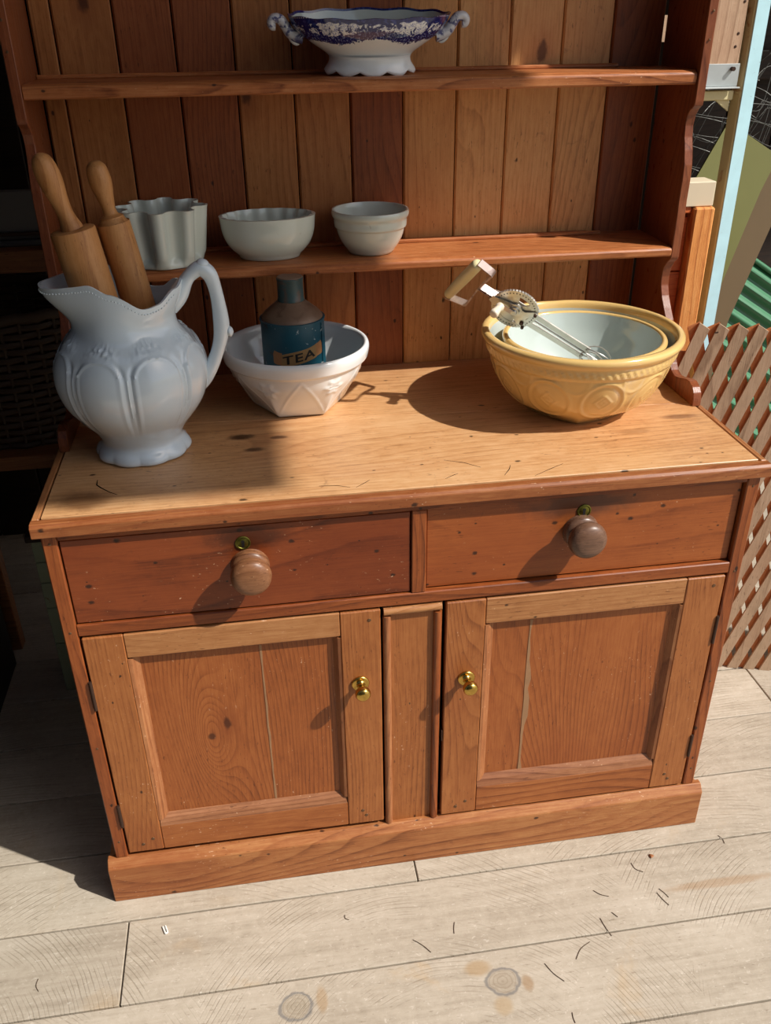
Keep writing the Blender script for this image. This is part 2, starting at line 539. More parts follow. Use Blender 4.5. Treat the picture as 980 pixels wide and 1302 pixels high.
M_mould_w = ceramic('grey_white_mould_glaze', srgb(208, 216, 204), 0.10, spots=[(60, 0.68, 0.75, srgb(170, 160, 140), 0.4)])
M_yellow = ceramic('cane_yellow_glaze', srgb(222, 186, 118), 0.14, 0.06)
M_lining = ceramic('pale_lining_glaze', srgb(188, 198, 192), 0.12)
M_steel = plain('worn_plated_steel', srgb(206, 202, 192), 0.34, 0.8, 0.2, 70, spots=[(50, 0.55, 0.75, srgb(120, 98, 80), 0.5)])
M_steel_rust = plain('rusty_strap_steel', srgb(190, 172, 164), 0.4, 0.55, 0.3, 60, spots=[(36, 0.48, 0.68, srgb(92, 52, 36), 0.75)])
M_cream = plain('cream_painted_grip', srgb(226, 214, 164), 0.4, var=0.1, scale=30, spots=[(46, 0.66, 0.72, srgb(150, 120, 70), 0.5)])
M_bone = plain('white_crank_knob', srgb(226, 212, 190), 0.4, var=0.08, scale=30)
M_teal = plain('teal_tin_paint', srgb(20, 76, 92), 0.42, 0.0, 0.25, 30, spots=[(75, 0.665, 0.70, srgb(196, 200, 196), 0.95), (18, 0.58, 0.72, srgb(60, 44, 34), 0.7)])
M_teal_cap = plain('teal_lid_paint', srgb(48, 74, 76), 0.45, 0.0, 0.25, 30, spots=[(26, 0.54, 0.66, srgb(92, 70, 56), 0.8)])
M_tin_brown = plain('bare_brown_tin', srgb(118, 96, 78), 0.45, 0.2, 0.3, 24, bump=0.15, spots=[(30, 0.5, 0.7, srgb(70, 50, 38), 0.6)])
M_gold = plain('gold_banner_paint', srgb(160, 124, 78), 0.45, 0.1, 0.25, 60)
M_gold_dk = plain('gold_banner_fold_paint', srgb(170, 118, 74), 0.45, 0.1, 0.25, 60)
M_black = plain('black_lettering', srgb(22, 20, 18), 0.5)
M_galv = plain('galvanised_sheet', srgb(186, 192, 192), 0.45, 0.55, 0.15, 22)
M_pole_y = plain('rusty_cream_paint', srgb(226, 216, 166), 0.5, 0, 0.12, 20, spots=[(26, 0.6, 0.72, srgb(170, 110, 50), 0.7)])
M_pole_b = plain('pale_blue_paint', srgb(178, 218, 228), 0.35, 0, 0.12, 30, spots=[(90, 0.66, 0.74, srgb(90, 90, 80), 0.5)])
M_olive = plain('olive_sheet', srgb(122, 122, 70), 0.55, 0, 0.12, 5)
M_brownsheet = plain('brown_sheet', srgb(118, 98, 70), 0.7, 0, 0.12, 6)
M_greenplast = plain('green_plastic', srgb(66, 124, 88), 0.4, 0, 0.06, 6)
M_wire = plain('galvanised_wire', srgb(112, 112, 108), 0.5, 0.5)
M_cable = plain('yellow_hose', srgb(222, 180, 60), 0.45)
M_carton = plain('cream_carton', srgb(214, 200, 172), 0.7, 0, 0.06, 14)
M_greenpaint = plain('old_pale_green_paint', srgb(138, 150, 124), 0.6, 0, 0.15, 12, spots=[(30, 0.62, 0.7, srgb(110, 60, 34), 0.8)], stretch=(1, 1, 3))
M_wicker = plain('dark_wicker', srgb(74, 56, 40), 0.65, 0, 0.3, 40)
M_greybox = plain('grey_painted_tray', srgb(112, 108, 104), 0.6, 0, 0.08, 8)
M_roof = plain('roof_boards', srgb(120, 96, 74), 0.8, 0, 0.15, 6)
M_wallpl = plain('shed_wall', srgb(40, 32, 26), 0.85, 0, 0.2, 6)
M_ground = plain('gravel_ground', srgb(150, 142, 122), 0.9, 0, 0.2, 3)
M_straw = plain('dry_stalk', srgb(86, 70, 52), 0.8)
M_plastic = plain('white_plastic', srgb(232, 232, 226), 0.4)


def floor_wood():
    N = NT('weathered_floorboard')
    tc = N.n('TexCoord'); oi = N.n('ObjectInfo'); geo = N.n('NewGeometry')
    p = tc.outputs['Object']
    off = N.vmath('SCALE', (9.1, 5.7, 3.3), (0, 0, 0))
    N.l(oi.outputs['Random'], off.node.inputs[3])
    q = N.vmath('ADD', p, off)
    # circular-saw kerfs: arcs about a centre shifted per board
    sep = N.n('SeparateXYZ'); N.l(p, sep.inputs[0])
    cyc = N.math('MULTIPLY_ADD', sep.outputs[0], 1.0, N.math('MULTIPLY', oi.outputs['Random'], 5.0))
    fx = N.math('SUBTRACT', N.math('FRACT', N.math('DIVIDE', cyc, 0.9)), 0.5)
    comb = N.n('CombineXYZ')
    N.l(N.math('MULTIPLY', fx, 0.9), comb.inputs[0])
    N.l(N.math('ADD', sep.outputs[1], N.math('MULTIPLY_ADD', oi.outputs['Random'], 0.3, 0.22)), comb.inputs[1])
    wq = N.vmath('ADD', comb.outputs[0], N.vmath('SCALE', N.noise(q, 6, 3, 0, 0.5, color=True), (0, 0, 0)))
    wq.node.inputs[1].links[0].from_node.inputs[3].default_value = 0.02
    dist = N.vmath('LENGTH', wq, (0, 0, 0))
    arcs = N.math('SINE', N.math('MULTIPLY', dist, 760))
    arcs2 = N.math('SINE', N.math('MULTIPLY', dist, 1270))
    arcm = N.smooth(N.noise(q, 9, 3, 0.3, 0.6), 0.42, 0.66)
    arc = N.math('MULTIPLY', N.smooth(N.math('ADD', arcs, N.math('MULTIPLY', arcs2, 0.7)), 0.3, 1.5), arcm)
    grain = N.noise(N.vmath('MULTIPLY', q, (4, 90, 90)), 1, 4, 0.3, 0.65)
    blot = N.noise(N.vmath('MULTIPLY', q, (3, 6, 6)), 1, 4, 0.5, 0.6)
    fine = N.noise(q, 60, 4, 0.4, 0.7)
    v = N.math('MULTIPLY_ADD', grain, 0.45, N.math('MULTIPLY', blot, 0.55))
    v = N.math('MULTIPLY_ADD', N.math('SUBTRACT', fine, 0.5), 0.35, v)
    c = N.ramp(v, [(0.22, srgb(142, 130, 113)), (0.5, srgb(173, 162, 145)), (0.78, srgb(193, 183, 167))])
    c = N.mix(N.math('MULTIPLY', arc, 0.42), c, srgb(112, 98, 80))
    dash = N.noise(N.vmath('MULTIPLY', q, (60, 260, 260)), 1, 3, 0.3, 0.6)
    c = N.mix(N.math('MULTIPLY', N.smooth(dash, 0.62, 0.72), 0.45), c, srgb(104, 90, 72))
    pale = N.noise(N.vmath('MULTIPLY', q, (110, 170, 170)), 1, 3, 0.6, 0.7)
    c = N.mix(N.math('MULTIPLY', N.smooth(pale, 0.58, 0.74), 0.4), c, srgb(222, 214, 200))
    brown = N.smooth(N.noise(q, 5.5, 4, 0.8, 0.6), 0.60, 0.74)
    c = N.mix(N.math('MULTIPLY', brown, 0.35), c, srgb(176, 146, 104))
    ton = N.math('MULTIPLY_ADD', oi.outputs['Random'], 0.16, 0.92)
    tv = N.n('CombineColor')
    for i in range(3): N.l(ton, tv.inputs[i])
    c = N.mix(1.0, c, tv.outputs[0], 'MULTIPLY')
    # the two knots in the front board, with brown patches beside them
    for (ctr, rad, cc, st, ring) in (((-0.272, -0.287, 0), (0.030, 0.026, 1), srgb(150, 138, 118), 0.5, True), ((0.106, -0.300, 0), (0.032, 0.026, 1), srgb(150, 136, 116), 0.5, True),
                              ((0.066, -0.268, 0), (0.03, 0.018, 1), srgb(164, 134, 92), 0.6, False), ((0.15, -0.31, 0), (0.012, 0.02, 1), srgb(150, 118, 80), 0.6, False),
                              ((0.095, -0.345, 0), (0.02, 0.02, 1), srgb(168, 140, 98), 0.5, False), ((-0.225, -0.28, 0), (0.012, 0.03, 1), srgb(160, 128, 86), 0.5, False),
                              ((0.60, -0.165, 0), (0.14, 0.012, 1), srgb(158, 126, 92), 0.5, False)):
        d = N.vmath('SUBTRACT', geo.outputs['Position'], ctr)
        d = N.vmath('LENGTH', N.vmath('DIVIDE', d, rad), (0, 0, 0))
        d = N.math('MULTIPLY_ADD', N.math('SUBTRACT', N.noise(q, 45, 4, 0.5), 0.5), 0.5, d)
        if ring:
            rg = N.math('SUBTRACT', 1.0, N.smooth(N.math('ABSOLUTE', N.math('SUBTRACT', d, 0.95)), 0.02, 0.16))
            c = N.mix(N.math('MULTIPLY', rg, 0.75), c, srgb(112, 110, 108))
            sw = N.math('MULTIPLY', N.smooth(N.math('SINE', N.math('MULTIPLY', d, 26)), 0.2, 1.0), N.math('LESS_THAN', d, 0.95))
            c = N.mix(N.math('MULTIPLY', sw, 0.4), c, srgb(120, 104, 84))
        c = N.mix(N.math('MULTIPLY', N.math('SUBTRACT', 1.0, N.smooth(d, 0.5, 1.1)), st), c, cc)
    N.l(c, N.b.inputs['Base Color'])
    N.b.inputs['Roughness'].default_value = 0.8
    N.b.inputs['Specular IOR Level'].default_value = 0.25
    h = N.math('MULTIPLY_ADD', grain, 0.6, N.math('MULTIPLY', arc, -1.0))
    h = N.math('MULTIPLY_ADD', fine, 0.5, h)
    N.bump(h, 0.35, 0.0015)
    return N.m


M_floor = floor_wood()


def transfer_glaze():
    """white glaze with a dark blue printed band (flow-blue flowers and scrolls) between two heights"""
    N = NT('blue_printed_glaze')
    tc = N.n('TexCoord')
    sep = N.n('SeparateXYZ'); N.l(tc.outputs['Object'], sep.inputs[0])
    x, y, z = sep.outputs
    ang = N.math('ARCTAN2', N.math('MULTIPLY', y, 1.8), x)
    p = N.n('CombineXYZ'); N.l(N.math('MULTIPLY', ang, 0.12), p.inputs[0]); N.l(z, p.inputs[1])
    pv = p.outputs[0]
    flow = N.noise(pv, 150, 4, 0.8, 0.6)
    fine = N.noise(pv, 420, 3, 0.6, 0.6)
    white = srgb(226, 224, 220)
    navy = N.mix(fine, srgb(8, 12, 58), srgb(26, 36, 112))
    mid = N.mix(fine, srgb(30, 44, 128), srgb(96, 112, 184))
    c6 = N.math('COSINE', N.math('MULTIPLY', ang, 6))
    # middle field: blue scrolls and sprays on white, deeper blue towards the ends of each panel
    scroll = N.smooth(N.math('ABSOLUTE', N.math('SUBTRACT', flow, 0.5)), 0.035, 0.018)
    leaf = N.smooth(N.math('MULTIPLY_ADD', c6, -0.05, N.noise(pv, 85, 4, 0.7, 0.65)), 0.50, 0.54)
    field = N.mix(N.math('MULTIPLY', scroll, 0.8), white, mid)
    field = N.mix(leaf, field, navy)
    # garland along the lower edge: clumps of flowers
    gz = N.math('ABSOLUTE', N.math('SUBTRACT', z, N.math('MULTIPLY_ADD', c6, -0.0035, 0.0560)))
    clump = N.noise(pv, 170, 3, 0.5, 0.6)
    gar = N.smooth(N.math('MULTIPLY_ADD', clump, 0.016, N.math('MULTIPLY', gz, -1.0)), 0.0005, 0.0022)
    petals = N.smooth(fine, 0.56, 0.62)
    c = N.mix(N.smooth(z, 0.0535, 0.0560), white, field)
    c = N.mix(gar, c, N.mix(N.math('MULTIPLY', petals, 0.7), navy, srgb(170, 180, 214)))
    # border: navy band with a dotted line and lace edge
    lace = N.math('MULTIPLY_ADD', N.math('SINE', N.math('MULTIPLY', ang, 44)), 0.0012, N.math('MULTIPLY_ADD', c6, 0.002, 0.0765))
    c = N.mix(N.smooth(N.math('SUBTRACT', z, lace), -0.0006, 0.0006), c, N.mix(N.math('MULTIPLY', N.smooth(flow, 0.52, 0.6), 0.45), navy, mid))
    dots = N.math('MULTIPLY', N.smooth(N.math('SINE', N.math('MULTIPLY', ang, 150)), 0.0, 0.6), N.smooth(N.math('ABSOLUTE', N.math('SUBTRACT', z, 0.0865)), 0.0011, 0.0006))
    c = N.mix(N.math('MULTIPLY', dots, 0.8), c, white)
    N.l(c, N.b.inputs['Base Color'])
    N.b.inputs['Roughness'].default_value = 0.1
    N.b.inputs['Coat Weight'].default_value = 0.4
    N.b.inputs['Coat Roughness'].default_value = 0.04
    return N.m


M_transfer = transfer_glaze()
M_blue_edge = ceramic('blue_edged_glaze', srgb(206, 206, 210), 0.1, spots=[(70, 0.5, 0.6, srgb(28, 36, 110), 0.85)])

# ------------------------------------------------------------------ setting
H = 0.8721
Z1, Z2 = 1.1384, 1.4518
YB = 0.593      # face of the back boards
YU = 0.432      # front of the rack

ground = struct('ground')
link_mesh('ground_surface', [(-40, -40, -0.06), (40, -40, -0.06), (40, 40, -0.06), (-40, 40, -0.06)], [[0, 1, 2, 3]], M_ground, ground)

floor = struct('floor')
box('subfloor', -2.6, 3.3, -2.66, 1.7, -0.05, -0.024, M_dark, floor, bev=0)
rowi = 0
y = -0.0625 - 0.1732 * 15
while y < 1.65:
    cuts = [-2.6, 3.3]
    k = round((y + 0.0625) / 0.1732)
    if k == -1: cuts = [-2.6, -0.586, 1.35, 3.3]
    elif k == 0: cuts = [-2.6, -0.008, 1.9, 3.3]
    elif k == -2: cuts = [-2.6, -1.2, 0.95, 3.3]
    else:
        cuts = [-2.6, -1.9 + random.random() * 1.2, 0.75 + random.random() * 1.4, 3.3]
    for a, b in zip(cuts, cuts[1:]):
        dz = random.uniform(-0.0008, 0.0)
        box('floor_board', a + 0.0012, b - 0.0012, y + 0.0016, y + 0.1732 - 0.0016, -0.024, dz, M_floor, floor, bev=0.0016)
    y += 0.1732

# the shed: back wall, left wall, roof with its corner over the dresser; plus unseen pieces added to block light
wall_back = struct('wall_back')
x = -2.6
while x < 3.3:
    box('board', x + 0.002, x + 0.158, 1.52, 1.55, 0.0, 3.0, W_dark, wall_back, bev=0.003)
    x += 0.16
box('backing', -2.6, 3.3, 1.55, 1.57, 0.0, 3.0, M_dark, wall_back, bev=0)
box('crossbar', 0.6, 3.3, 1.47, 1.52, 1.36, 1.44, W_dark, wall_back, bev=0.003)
wall_left_and_blocker = struct('wall_left_and_blocker')
box('wall_or_blocker_panel', -1.01, -0.97, -0.20, 0.80, 0.0, 3.0, M_wallpl, wall_left_and_blocker, bev=0)  # unseen panel added to keep the floor left of the dresser dark
box('wall_or_blocker_panel', -2.66, -2.6, -0.20, 1.57, 0.0, 3.0, M_wallpl, wall_left_and_blocker, bev=0)
light_blocker_front = struct('light_blocker_front')
box('wall_or_blocker_panel', -2.66, -0.86, -0.26, -0.20, 0.0, 3.0, M_wallpl, light_blocker_front, bev=0)  # added out of view to cut the light reaching the left side
light_blocker_opposite = struct('light_blocker_opposite')
box('wall_or_blocker_panel', -8.0, 1.2, -3.4, -3.2, -0.05, 4.6, plain('opposite_blocker', srgb(112, 116, 122), 0.85, 0, 0.2, 4), light_blocker_opposite, bev=0)  # unseen blocker added in front to hold back sky light
ceiling = struct('ceiling')
box('roof_or_blocker_slab', -2.66, 1.60, -1.02, 1.60, 3.0, 3.06, M_roof, ceiling, bev=0)
box('roof_or_blocker_slab', 1.60, 5.2, 0.45, 1.60, 3.0, 3.06, M_roof, ceiling, bev=0)  # extension added out of view so the right background falls in shade
wall_right = struct('wall_right')
box('wall_or_blocker_panel', 3.3, 3.36, 0.95, 1.57, 0.0, 3.0, M_wallpl, wall_right, bev=0)

# ------------------------------------------------------------------ the dresser
dr = thing('pine_dresser', 'worn orange-brown pine kitchen dresser with open plate rack, standing on pale floorboards', 'dresser', (0, 0, 0))

# worktop
XT = 0.611
prism('worktop_board', [(-0.596, 0.0130), (0.596, 0.0130), (0.596, 0.268), (-0.596, 0.361)], H - 0.024, H, 'Z', W_top, dr, bev=0.001)
prism('worktop_board', [(-0.596, 0.3625), (0.596, 0.2695), (0.596, 0.60), (-0.596, 0.60)], H - 0.024, H - 0.0006, 'Z', W_top, dr, bev=0.001)
box('worktop_bed', -0.60, 0.60, 0.005, 0.598, H - 0.03, H - 0.0242, M_dark, dr, bev=0)
prism('worktop_edge', [(-0.010, H - 0.0245), (0.0095, H - 0.0245), (0.0095, H - 0.001), (-0.004, H - 0.001), (-0.010, H - 0.006)], -XT, XT, 'X', W_edge, dr, bev=0.0012, label='nail-holed front edge strip of the worktop')
for s in (-1, 1):
    a, b = sorted((s * 0.599, s * XT))
    box('worktop_edge', a, b, 0.0105, 0.60, H - 0.0245, H - 0.001, wood('worktop_side_edge', srgb(112, 66, 36), srgb(168, 112, 68), srgb(196, 142, 94), 'Y', rough=0.45), dr, bev=0.002)
box('frieze_rail', -0.576, 0.576, 0.0, 0.022, 0.8355, H - 0.0245, W_frame_h, dr)
# carcass
for s in (-1, 1):
    a, b = sorted((s * 0.5765, s * 0.600))
    box('corner_stile', a, b, 0.0, 0.024, 0.108, H - 0.0245, W_frame_v, dr, bev=0.002)
    for z in (0.825, 0.66, 0.40, 0.16):
        rev('nail_head', [(0.0025, 0), (0.0022, 0.0007), (0.0008, 0.0011)], 10, (s * 0.588, 0.0002, z + random.uniform(-.01, .01)), M_nail, dr, M=axis_mat((0, -1, 0)))
    a, b = sorted((s * 0.582, s * 0.598))
    box('side_panel', a, b, 0.024, 0.598, 0.0, H - 0.0245, W_frame_v, dr, bev=0)
box('carcass_back', -0.582, 0.582, 0.585, 0.598, 0.0, H - 0.03, W_dark, dr, bev=0)
box('carcass_bottom', -0.582, 0.582, 0.024, 0.585, 0.09, 0.105, W_dark, dr, bev=0)
box('dust_board', -0.582, 0.582, 0.024, 0.585, 0.648, 0.668, W_dark, dr, bev=0)
box('middle_rail', -0.5765, 0.5765, 0.0, 0.024, 0.6485, 0.6715, W_frame_h, dr, bev=0.0018)
box('drawer_divider', -0.0125, 0.0125, 0.0, 0.024, 0.6715, 0.8355, W_frame_v, dr, bev=0.0015)
box('bottom_rail', -0.576, 0.576, 0.012, 0.03, 0.09, 0.114, W_frame_h, dr, bev=0)
# plinth: mitred chamfer on top
prism('plinth', [(-0.0148, 0.0), (0.01, 0.0), (0.01, 0.108), (-0.002, 0.108), (-0.0148, 0.0925)], -0.617, 0.617, 'X', W_plinth, dr, bev=0.0015)
for s in (-1, 1):
    poly = [(s * 0.617, 0.0), (s * 0.6, 0.0), (s * 0.6, 0.108), (s * 0.604, 0.108), (s * 0.617, 0.0925)]
    prism('plinth', poly, 0.0105, 0.598, 'Y', W_plinth, dr, bev=0.001)

# drawers
for x0, x1, inset, kx, kz, km, ex, nm in ((-0.5745, -0.0145, 0.0035, -0.283, 0.757, W_knob, -0.291, 'deep red-brown drawer front'), (0.0145, 0.5745, 0.0105, 0.286, 0.763, W_knob2, 0.289, 'orange drawer front with dark grime round the keyhole')):
    d = box('drawer', x0, x1, inset, inset + 0.02, 0.6735, 0.8335, W_drawer_l if x0 < -0.1 else W_drawer, dr, bev=0.0015, label=nm)
    box('drawer_box', x0 + 0.01, x1 - 0.01, inset + 0.0205, 0.55, 0.676, 0.80, W_store, d, bev=0)
    My = axis_mat((0, -1, 0))
    prof = dense([(0.0, 0.0), (0.0295, 0.0), (0.0312, 0.003), (0.0312, 0.010), (0.0285, 0.0145), (0.0240, 0.0175), (0.0235, 0.0205), (0.0285, 0.0235), (0.0330, 0.030), (0.0332, 0.038), (0.0300, 0.0455), (0.0215, 0.0510), (0.009, 0.0535), (0.0, 0.054)], 0.0015)
    rev('knob', prof, 48, (kx, inset, kz), km, d, M=axis_mat((0.02, -1, 0.02)), cap0=False, cap1=False)
    e = (ex, inset, 0.8015)
    prof = [(0.0125, 0), (0.0125, 0.0015), (0.011, 0.0025), (0.0098, 0.0022), (0.0092, 0.0014), (0.0085, 0.0018), (0.0002, 0.0018)]
    rev('escutcheon', prof, 32, e, M_brass_old, d, M=My, cap0=False, cap1=False)
    kh = [(ex + 0.0029 * math.cos(t), 0.8042 + 0.0029 * math.sin(t)) for t in [PI * (-0.25 + 1.5 * i / 10) for i in range(11)]] + [(ex - 0.0022, 0.7945), (ex + 0.0022, 0.7945)]
    prism('keyhole', kh, inset - 0.0023, inset - 0.0017, 'Y', M_black, d)


def door(x0, x1, zb, zt, sL, sR, railB, railT, seam, hinge_left, knob, openL, label):
    """framed door: backing (the door itself) plus stiles, rails, mouldings, panel boards"""
    d = box('cabinet_door', x0 + 0.004, x1 - 0.004, 0.017, 0.021, zb + 0.004, zt - 0.004, W_frame_v, dr, bev=0, label=label)
    box('door_stile', x0, sL - 0.0006, -0.0015, 0.018, zb, zt, W_stile, d, bev=0.0018)
    box('door_stile', sR + 0.0006, x1, -0.0015, 0.018, zb, zt, W_stile, d, bev=0.0018)
    box('door_rail', sL, sR, -0.001, 0.018, railT, zt, W_rail, d, bev=0.0014, label='paler top rail')
    box('door_rail', sL, sR, -0.001, 0.018, zb, railB, W_rail_low, d, bev=0.0014)
    m = 0.018
    # bolection mouldings, sloping down from the frame to the panel
    prism('panel_moulding', [(sL, -0.001), (sL + 0.006, 0.0005), (sL + 0.012, 0.006), (sL + m, 0.011), (sL + m, 0.0165), (sL, 0.0165)], railB + m * 0.9, railT - 0.004, 'Z', W_mould, d)
    prism('panel_moulding', [(sR, -0.001), (sR - 0.005, 0.0005), (sR - 0.009, 0.006), (sR - 0.013, 0.011), (sR - 0.013, 0.0165), (sR, 0.0165)], railB + m * 0.9, railT - 0.004, 'Z', W_mould, d)
    zz = railB
    prism('panel_moulding', [(-0.001, zz), (0.0005, zz + 0.005), (0.004, zz + 0.014), (0.011, zz + 0.024), (0.0165, zz + 0.024), (0.0165, zz)], sL + 0.001, sR - 0.001, 'X', W_mould_h, d)
    zz = railT
    prism('panel_moulding', [(0.001, zz), (0.003, zz - 0.003), (0.011, zz - 0.008), (0.0165, zz - 0.008), (0.0165, zz)], sL + 0.001, sR - 0.001, 'X', W_mould_h, d)
    a, b = sL + m * 0.9, sR - 0.012
    box('panel_board', a, seam - 0.0005, 0.0118, 0.0168, railB + 0.02, railT - 0.006, W_panel, d, bev=0.0006)
    box('panel_board', seam + 0.0005, b, 0.0115, 0.0168, railB + 0.02, railT - 0.006, W_panel, d, bev=0.0006)
    # filler smeared down the joint, ragged edge
    pts = []
    zs = [railB + 0.024 + i * (railT - railB - 0.034) / 16 for i in range(17)]
    w1 = 0.002 if hinge_left else 0.009
    poly = [(seam - 0.001 - random.random() * 0.0012, z) for z in zs] + [(seam + 0.001 + random.random() * w1, z) for z in zs[::-1]]
    prism('filler_strip', poly, 0.0110, 0.0122, 'Y', M_filler, d, label='pale filler smeared along the board joint')
    hx = x0 - 0.001 if hinge_left else x1 + 0.001
    for za, zb2 in ((0.490, 0.553), (0.195, 0.252)):
        tube('hinge', [(hx, -0.0025, za), (hx, -0.0025, zb2)], 0.0032, M_iron, d, n=10)
    My = axis_mat((0.03, -1, 0.0))
    prof = dense([(0.0165, 0.0), (0.0165, 0.0025), (0.0145, 0.0045), (0.0115, 0.0035), (0.0085, 0.0045), (0.0058, 0.009), (0.0056, 0.015), (0.008, 0.0185), (0.0128, 0.024), (0.0142, 0.030), (0.0125, 0.036), (0.0075, 0.0395), (0.001, 0.0405)], 0.0012)
    rev('door_knob', prof, 32, (knob[0], -0.0015, knob[1]), M_brass, d, M=My, cap0=True, cap1=True, label='brass mushroom knob')
    for (nx, nz) in ((x0 + 0.03, zb + 0.02), (x0 + 0.05, zb + 0.032), (x1 - 0.035, zb + 0.022), (x1 - 0.02, zt - 0.02), (sR + 0.03, zb + 0.036)):
        rev('screw_head', [(0.0035, 0), (0.0032, 0.0006), (0.0012, 0.0009)], 12, (nx, -0.0016, nz), M_nail, d, M=axis_mat((0, -1, 0)))
    return d


door(-0.5728, -0.0680, 0.1195, 0.6445, -0.5050, -0.1400, 0.182, 0.595, -0.280, True, (-0.107, 0.485), True, 'left panelled door, hung on the outer stile')
door(0.0500, 0.5722, 0.1130, 0.6445, 0.1225, 0.4985, 0.180, 0.590, 0.212, False, (0.091, 0.470), False, 'right panelled door')
# fixed centre panel with beads
box('centre_panel', -0.060, 0.044, 0.006, 0.02, 0.108, 0.647, W_stile, dr, bev=0)
tubev = lambda xx: [(xx, 0.004, 0.109 + 0.518 * i / 4) for i in range(5)]
tube('bead', tubev(-0.0565), 0.0075, W_mould, dr, n=12)
tube('bead', tubev(0.0355), 0.0075, W_frame_v, dr, n=12)
tube('bead', [(-0.062, 0.003, 0.6365), (-0.02, 0.003, 0.6365), (0.042, 0.003, 0.6375)], 0.0075, W_rail, dr, n=12)
box('catch_plate', 0.0465, 0.0485, -0.002, 0.012, 0.318, 0.345, M_iron, dr, bev=0.0004)

# plate rack
up = [(0.593, H), (0.251, H), (0.2515, 0.884), (0.255, 0.898), (0.264, 0.908), (0.280, 0.914), (0.296, 0.9125), (0.312, 0.908), (0.326, 0.904), (0.342, 0.902), (0.358, 0.907), (0.370, 0.918), (0.381, 0.935),
      (0.396, 0.965), (0.414, 0.996), (0.432, 1.015), (0.449, 1.035), (0.459, 1.055), (0.461, 1.072), (0.457, 1.090), (0.447, 1.104), (0.436, 1.112), (0.432, 1.117),
      (0.432, 1.20), (0.434, 1.225), (0.432, 1.262), (0.434, 1.290), (0.441, 1.315), (0.450, 1.338), (0.4535, 1.358), (0.450, 1.374), (0.440, 1.386), (0.4285, 1.393), (0.427, 1.40),
      (0.425, 1.70), (0.425, 1.96), (0.593, 1.96)]
for s in (-1, 1):
    a, b = sorted((s * 0.588, s * 0.605))
    prism('rack_upright', up, a, b, 'X', W_rack, dr, bev=0.0012)
    for z in (1.50, 1.545, 1.60):
        rev('nail_head', [(0.0022, 0), (0.002, 0.0006), (0.0008, 0.001)], 10, (s * 0.597, 0.4248, z), M_nail, dr, M=axis_mat((0, -1, 0)))
seams = [-0.5875, -0.549, -0.445, -0.343, -0.238, -0.133, -0.028, 0.0745, 0.179, 0.280, 0.383, 0.482, 0.5875]
kinds = [1, 1, 0, 0, 1, 1, 0, 2, 3, 3, 3, 0]
kinds_up = kinds
for i, (a, b) in enumerate(zip(seams, seams[1:])):
    bm_x0, bm_x1 = a + 0.0012, b - (0.0036 if i == 11 else 0.0012)
    dy = random.uniform(0, 0.0012)
    prism('back_board', [(bm_x0, YB + dy + 0.0035), (bm_x0 + 0.0035, YB + dy), (bm_x1 - 0.0016, YB + dy), (bm_x1, YB + dy + 0.0016), (bm_x1, YB + 0.011), (bm_x0, YB + 0.011)], H, 1.96, 'Z', W_back[kinds[i]], dr)
box('rack_backing', -0.605, 0.580, YB + 0.0115, YB + 0.014, H, 1.96, M_dark, dr, bev=0)
box('rack_backing', 0.580, 0.605, YB + 0.0115, YB + 0.014, H, 1.492, M_dark, dr, bev=0)
box('rack_backing', 0.580, 0.605, YB + 0.0115, YB + 0.014, 1.538, 1.96, M_dark, dr, bev=0)


def shelf_profile(zt, th):
    return [(YU, zt - th + 0.003), (YU + 0.003, zt - th), (YB, zt - th), (YB, zt), (YU + 0.010, zt), (YU + 0.002, zt - 0.003), (YU - 0.001, zt - 0.007)]


for zt, th, nm in ((Z1, 0.0195, 'lower shelf'), (Z2, 0.0235, 'upper shelf')):
    sh = prism('rack_shelf', shelf_profile(zt, th), -0.5875, 0.5875, 'X', W_shelf, dr, bev=0.0008)
    box('plate_rail', -0.5875, 0.49, 0.566, 0.574, zt - 0.0005, zt + 0.007, W_shelf, sh, bev=0.002)
    box('plate_rail_ledge', -0.5875, 0.46, 0.576, YB, zt - 0.0005, zt + 0.0045, W_shelf, sh, bev=0.001)
prism('rack_top', shelf_profile(1.96, 0.02), -0.5875, 0.5875, 'X', W_shelf, dr)

# crack and scratches in the worktop: thin dark splits
crk = [(-0.5245, 0.130), (-0.5235, 0.112), (-0.515, 0.100), (-0.500, 0.083), (-0.486, 0.071)]
tube('worktop_crack', [(a, b, H + 0.00005) for a, b in crk], [0.0006, 0.0011, 0.0012, 0.0008, 0.0004], M_dark, dr, n=6)
for (a, b) in (((0.062, 0.104), (0.118, 0.066)), ((0.20, 0.02), (0.26, 0.055)), ((-0.16, 0.045), (-0.11, 0.032)), ((-0.10, 0.03), (-0.075, 0.052)), ((0.15, 0.03), (0.17, 0.065)), ((0.05, 0.035), (0.075, 0.05))):
    mid = ((a[0] + b[0]) / 2 + 0.004, (a[1] + b[1]) / 2 + 0.003)
    tube('worktop_scratch', [(*a, H + 0.00005), (*mid, H + 0.00005), (*b, H + 0.00005)], [0.0003, 0.0006, 0.0003], M_dark, dr, n=5)

# ------------------------------------------------------------------ jug with rolling pins
JX, JY = -0.456, 0.244
jug = thing('ironstone_jug', 'tall white ironstone jug with fluted belly and wavy rim, holding two rolling pins', 'jug', (JX, JY, H))


def angd(a, b):
    return (a - b + PI) % (2 * PI) - PI


RIM_Z = [(0.0, .303), (0.5, .306), (1.05, .315), (1.5, .301), (2.1, .273), (2.4, .2745), (2.8, .294), (PI, .302)]


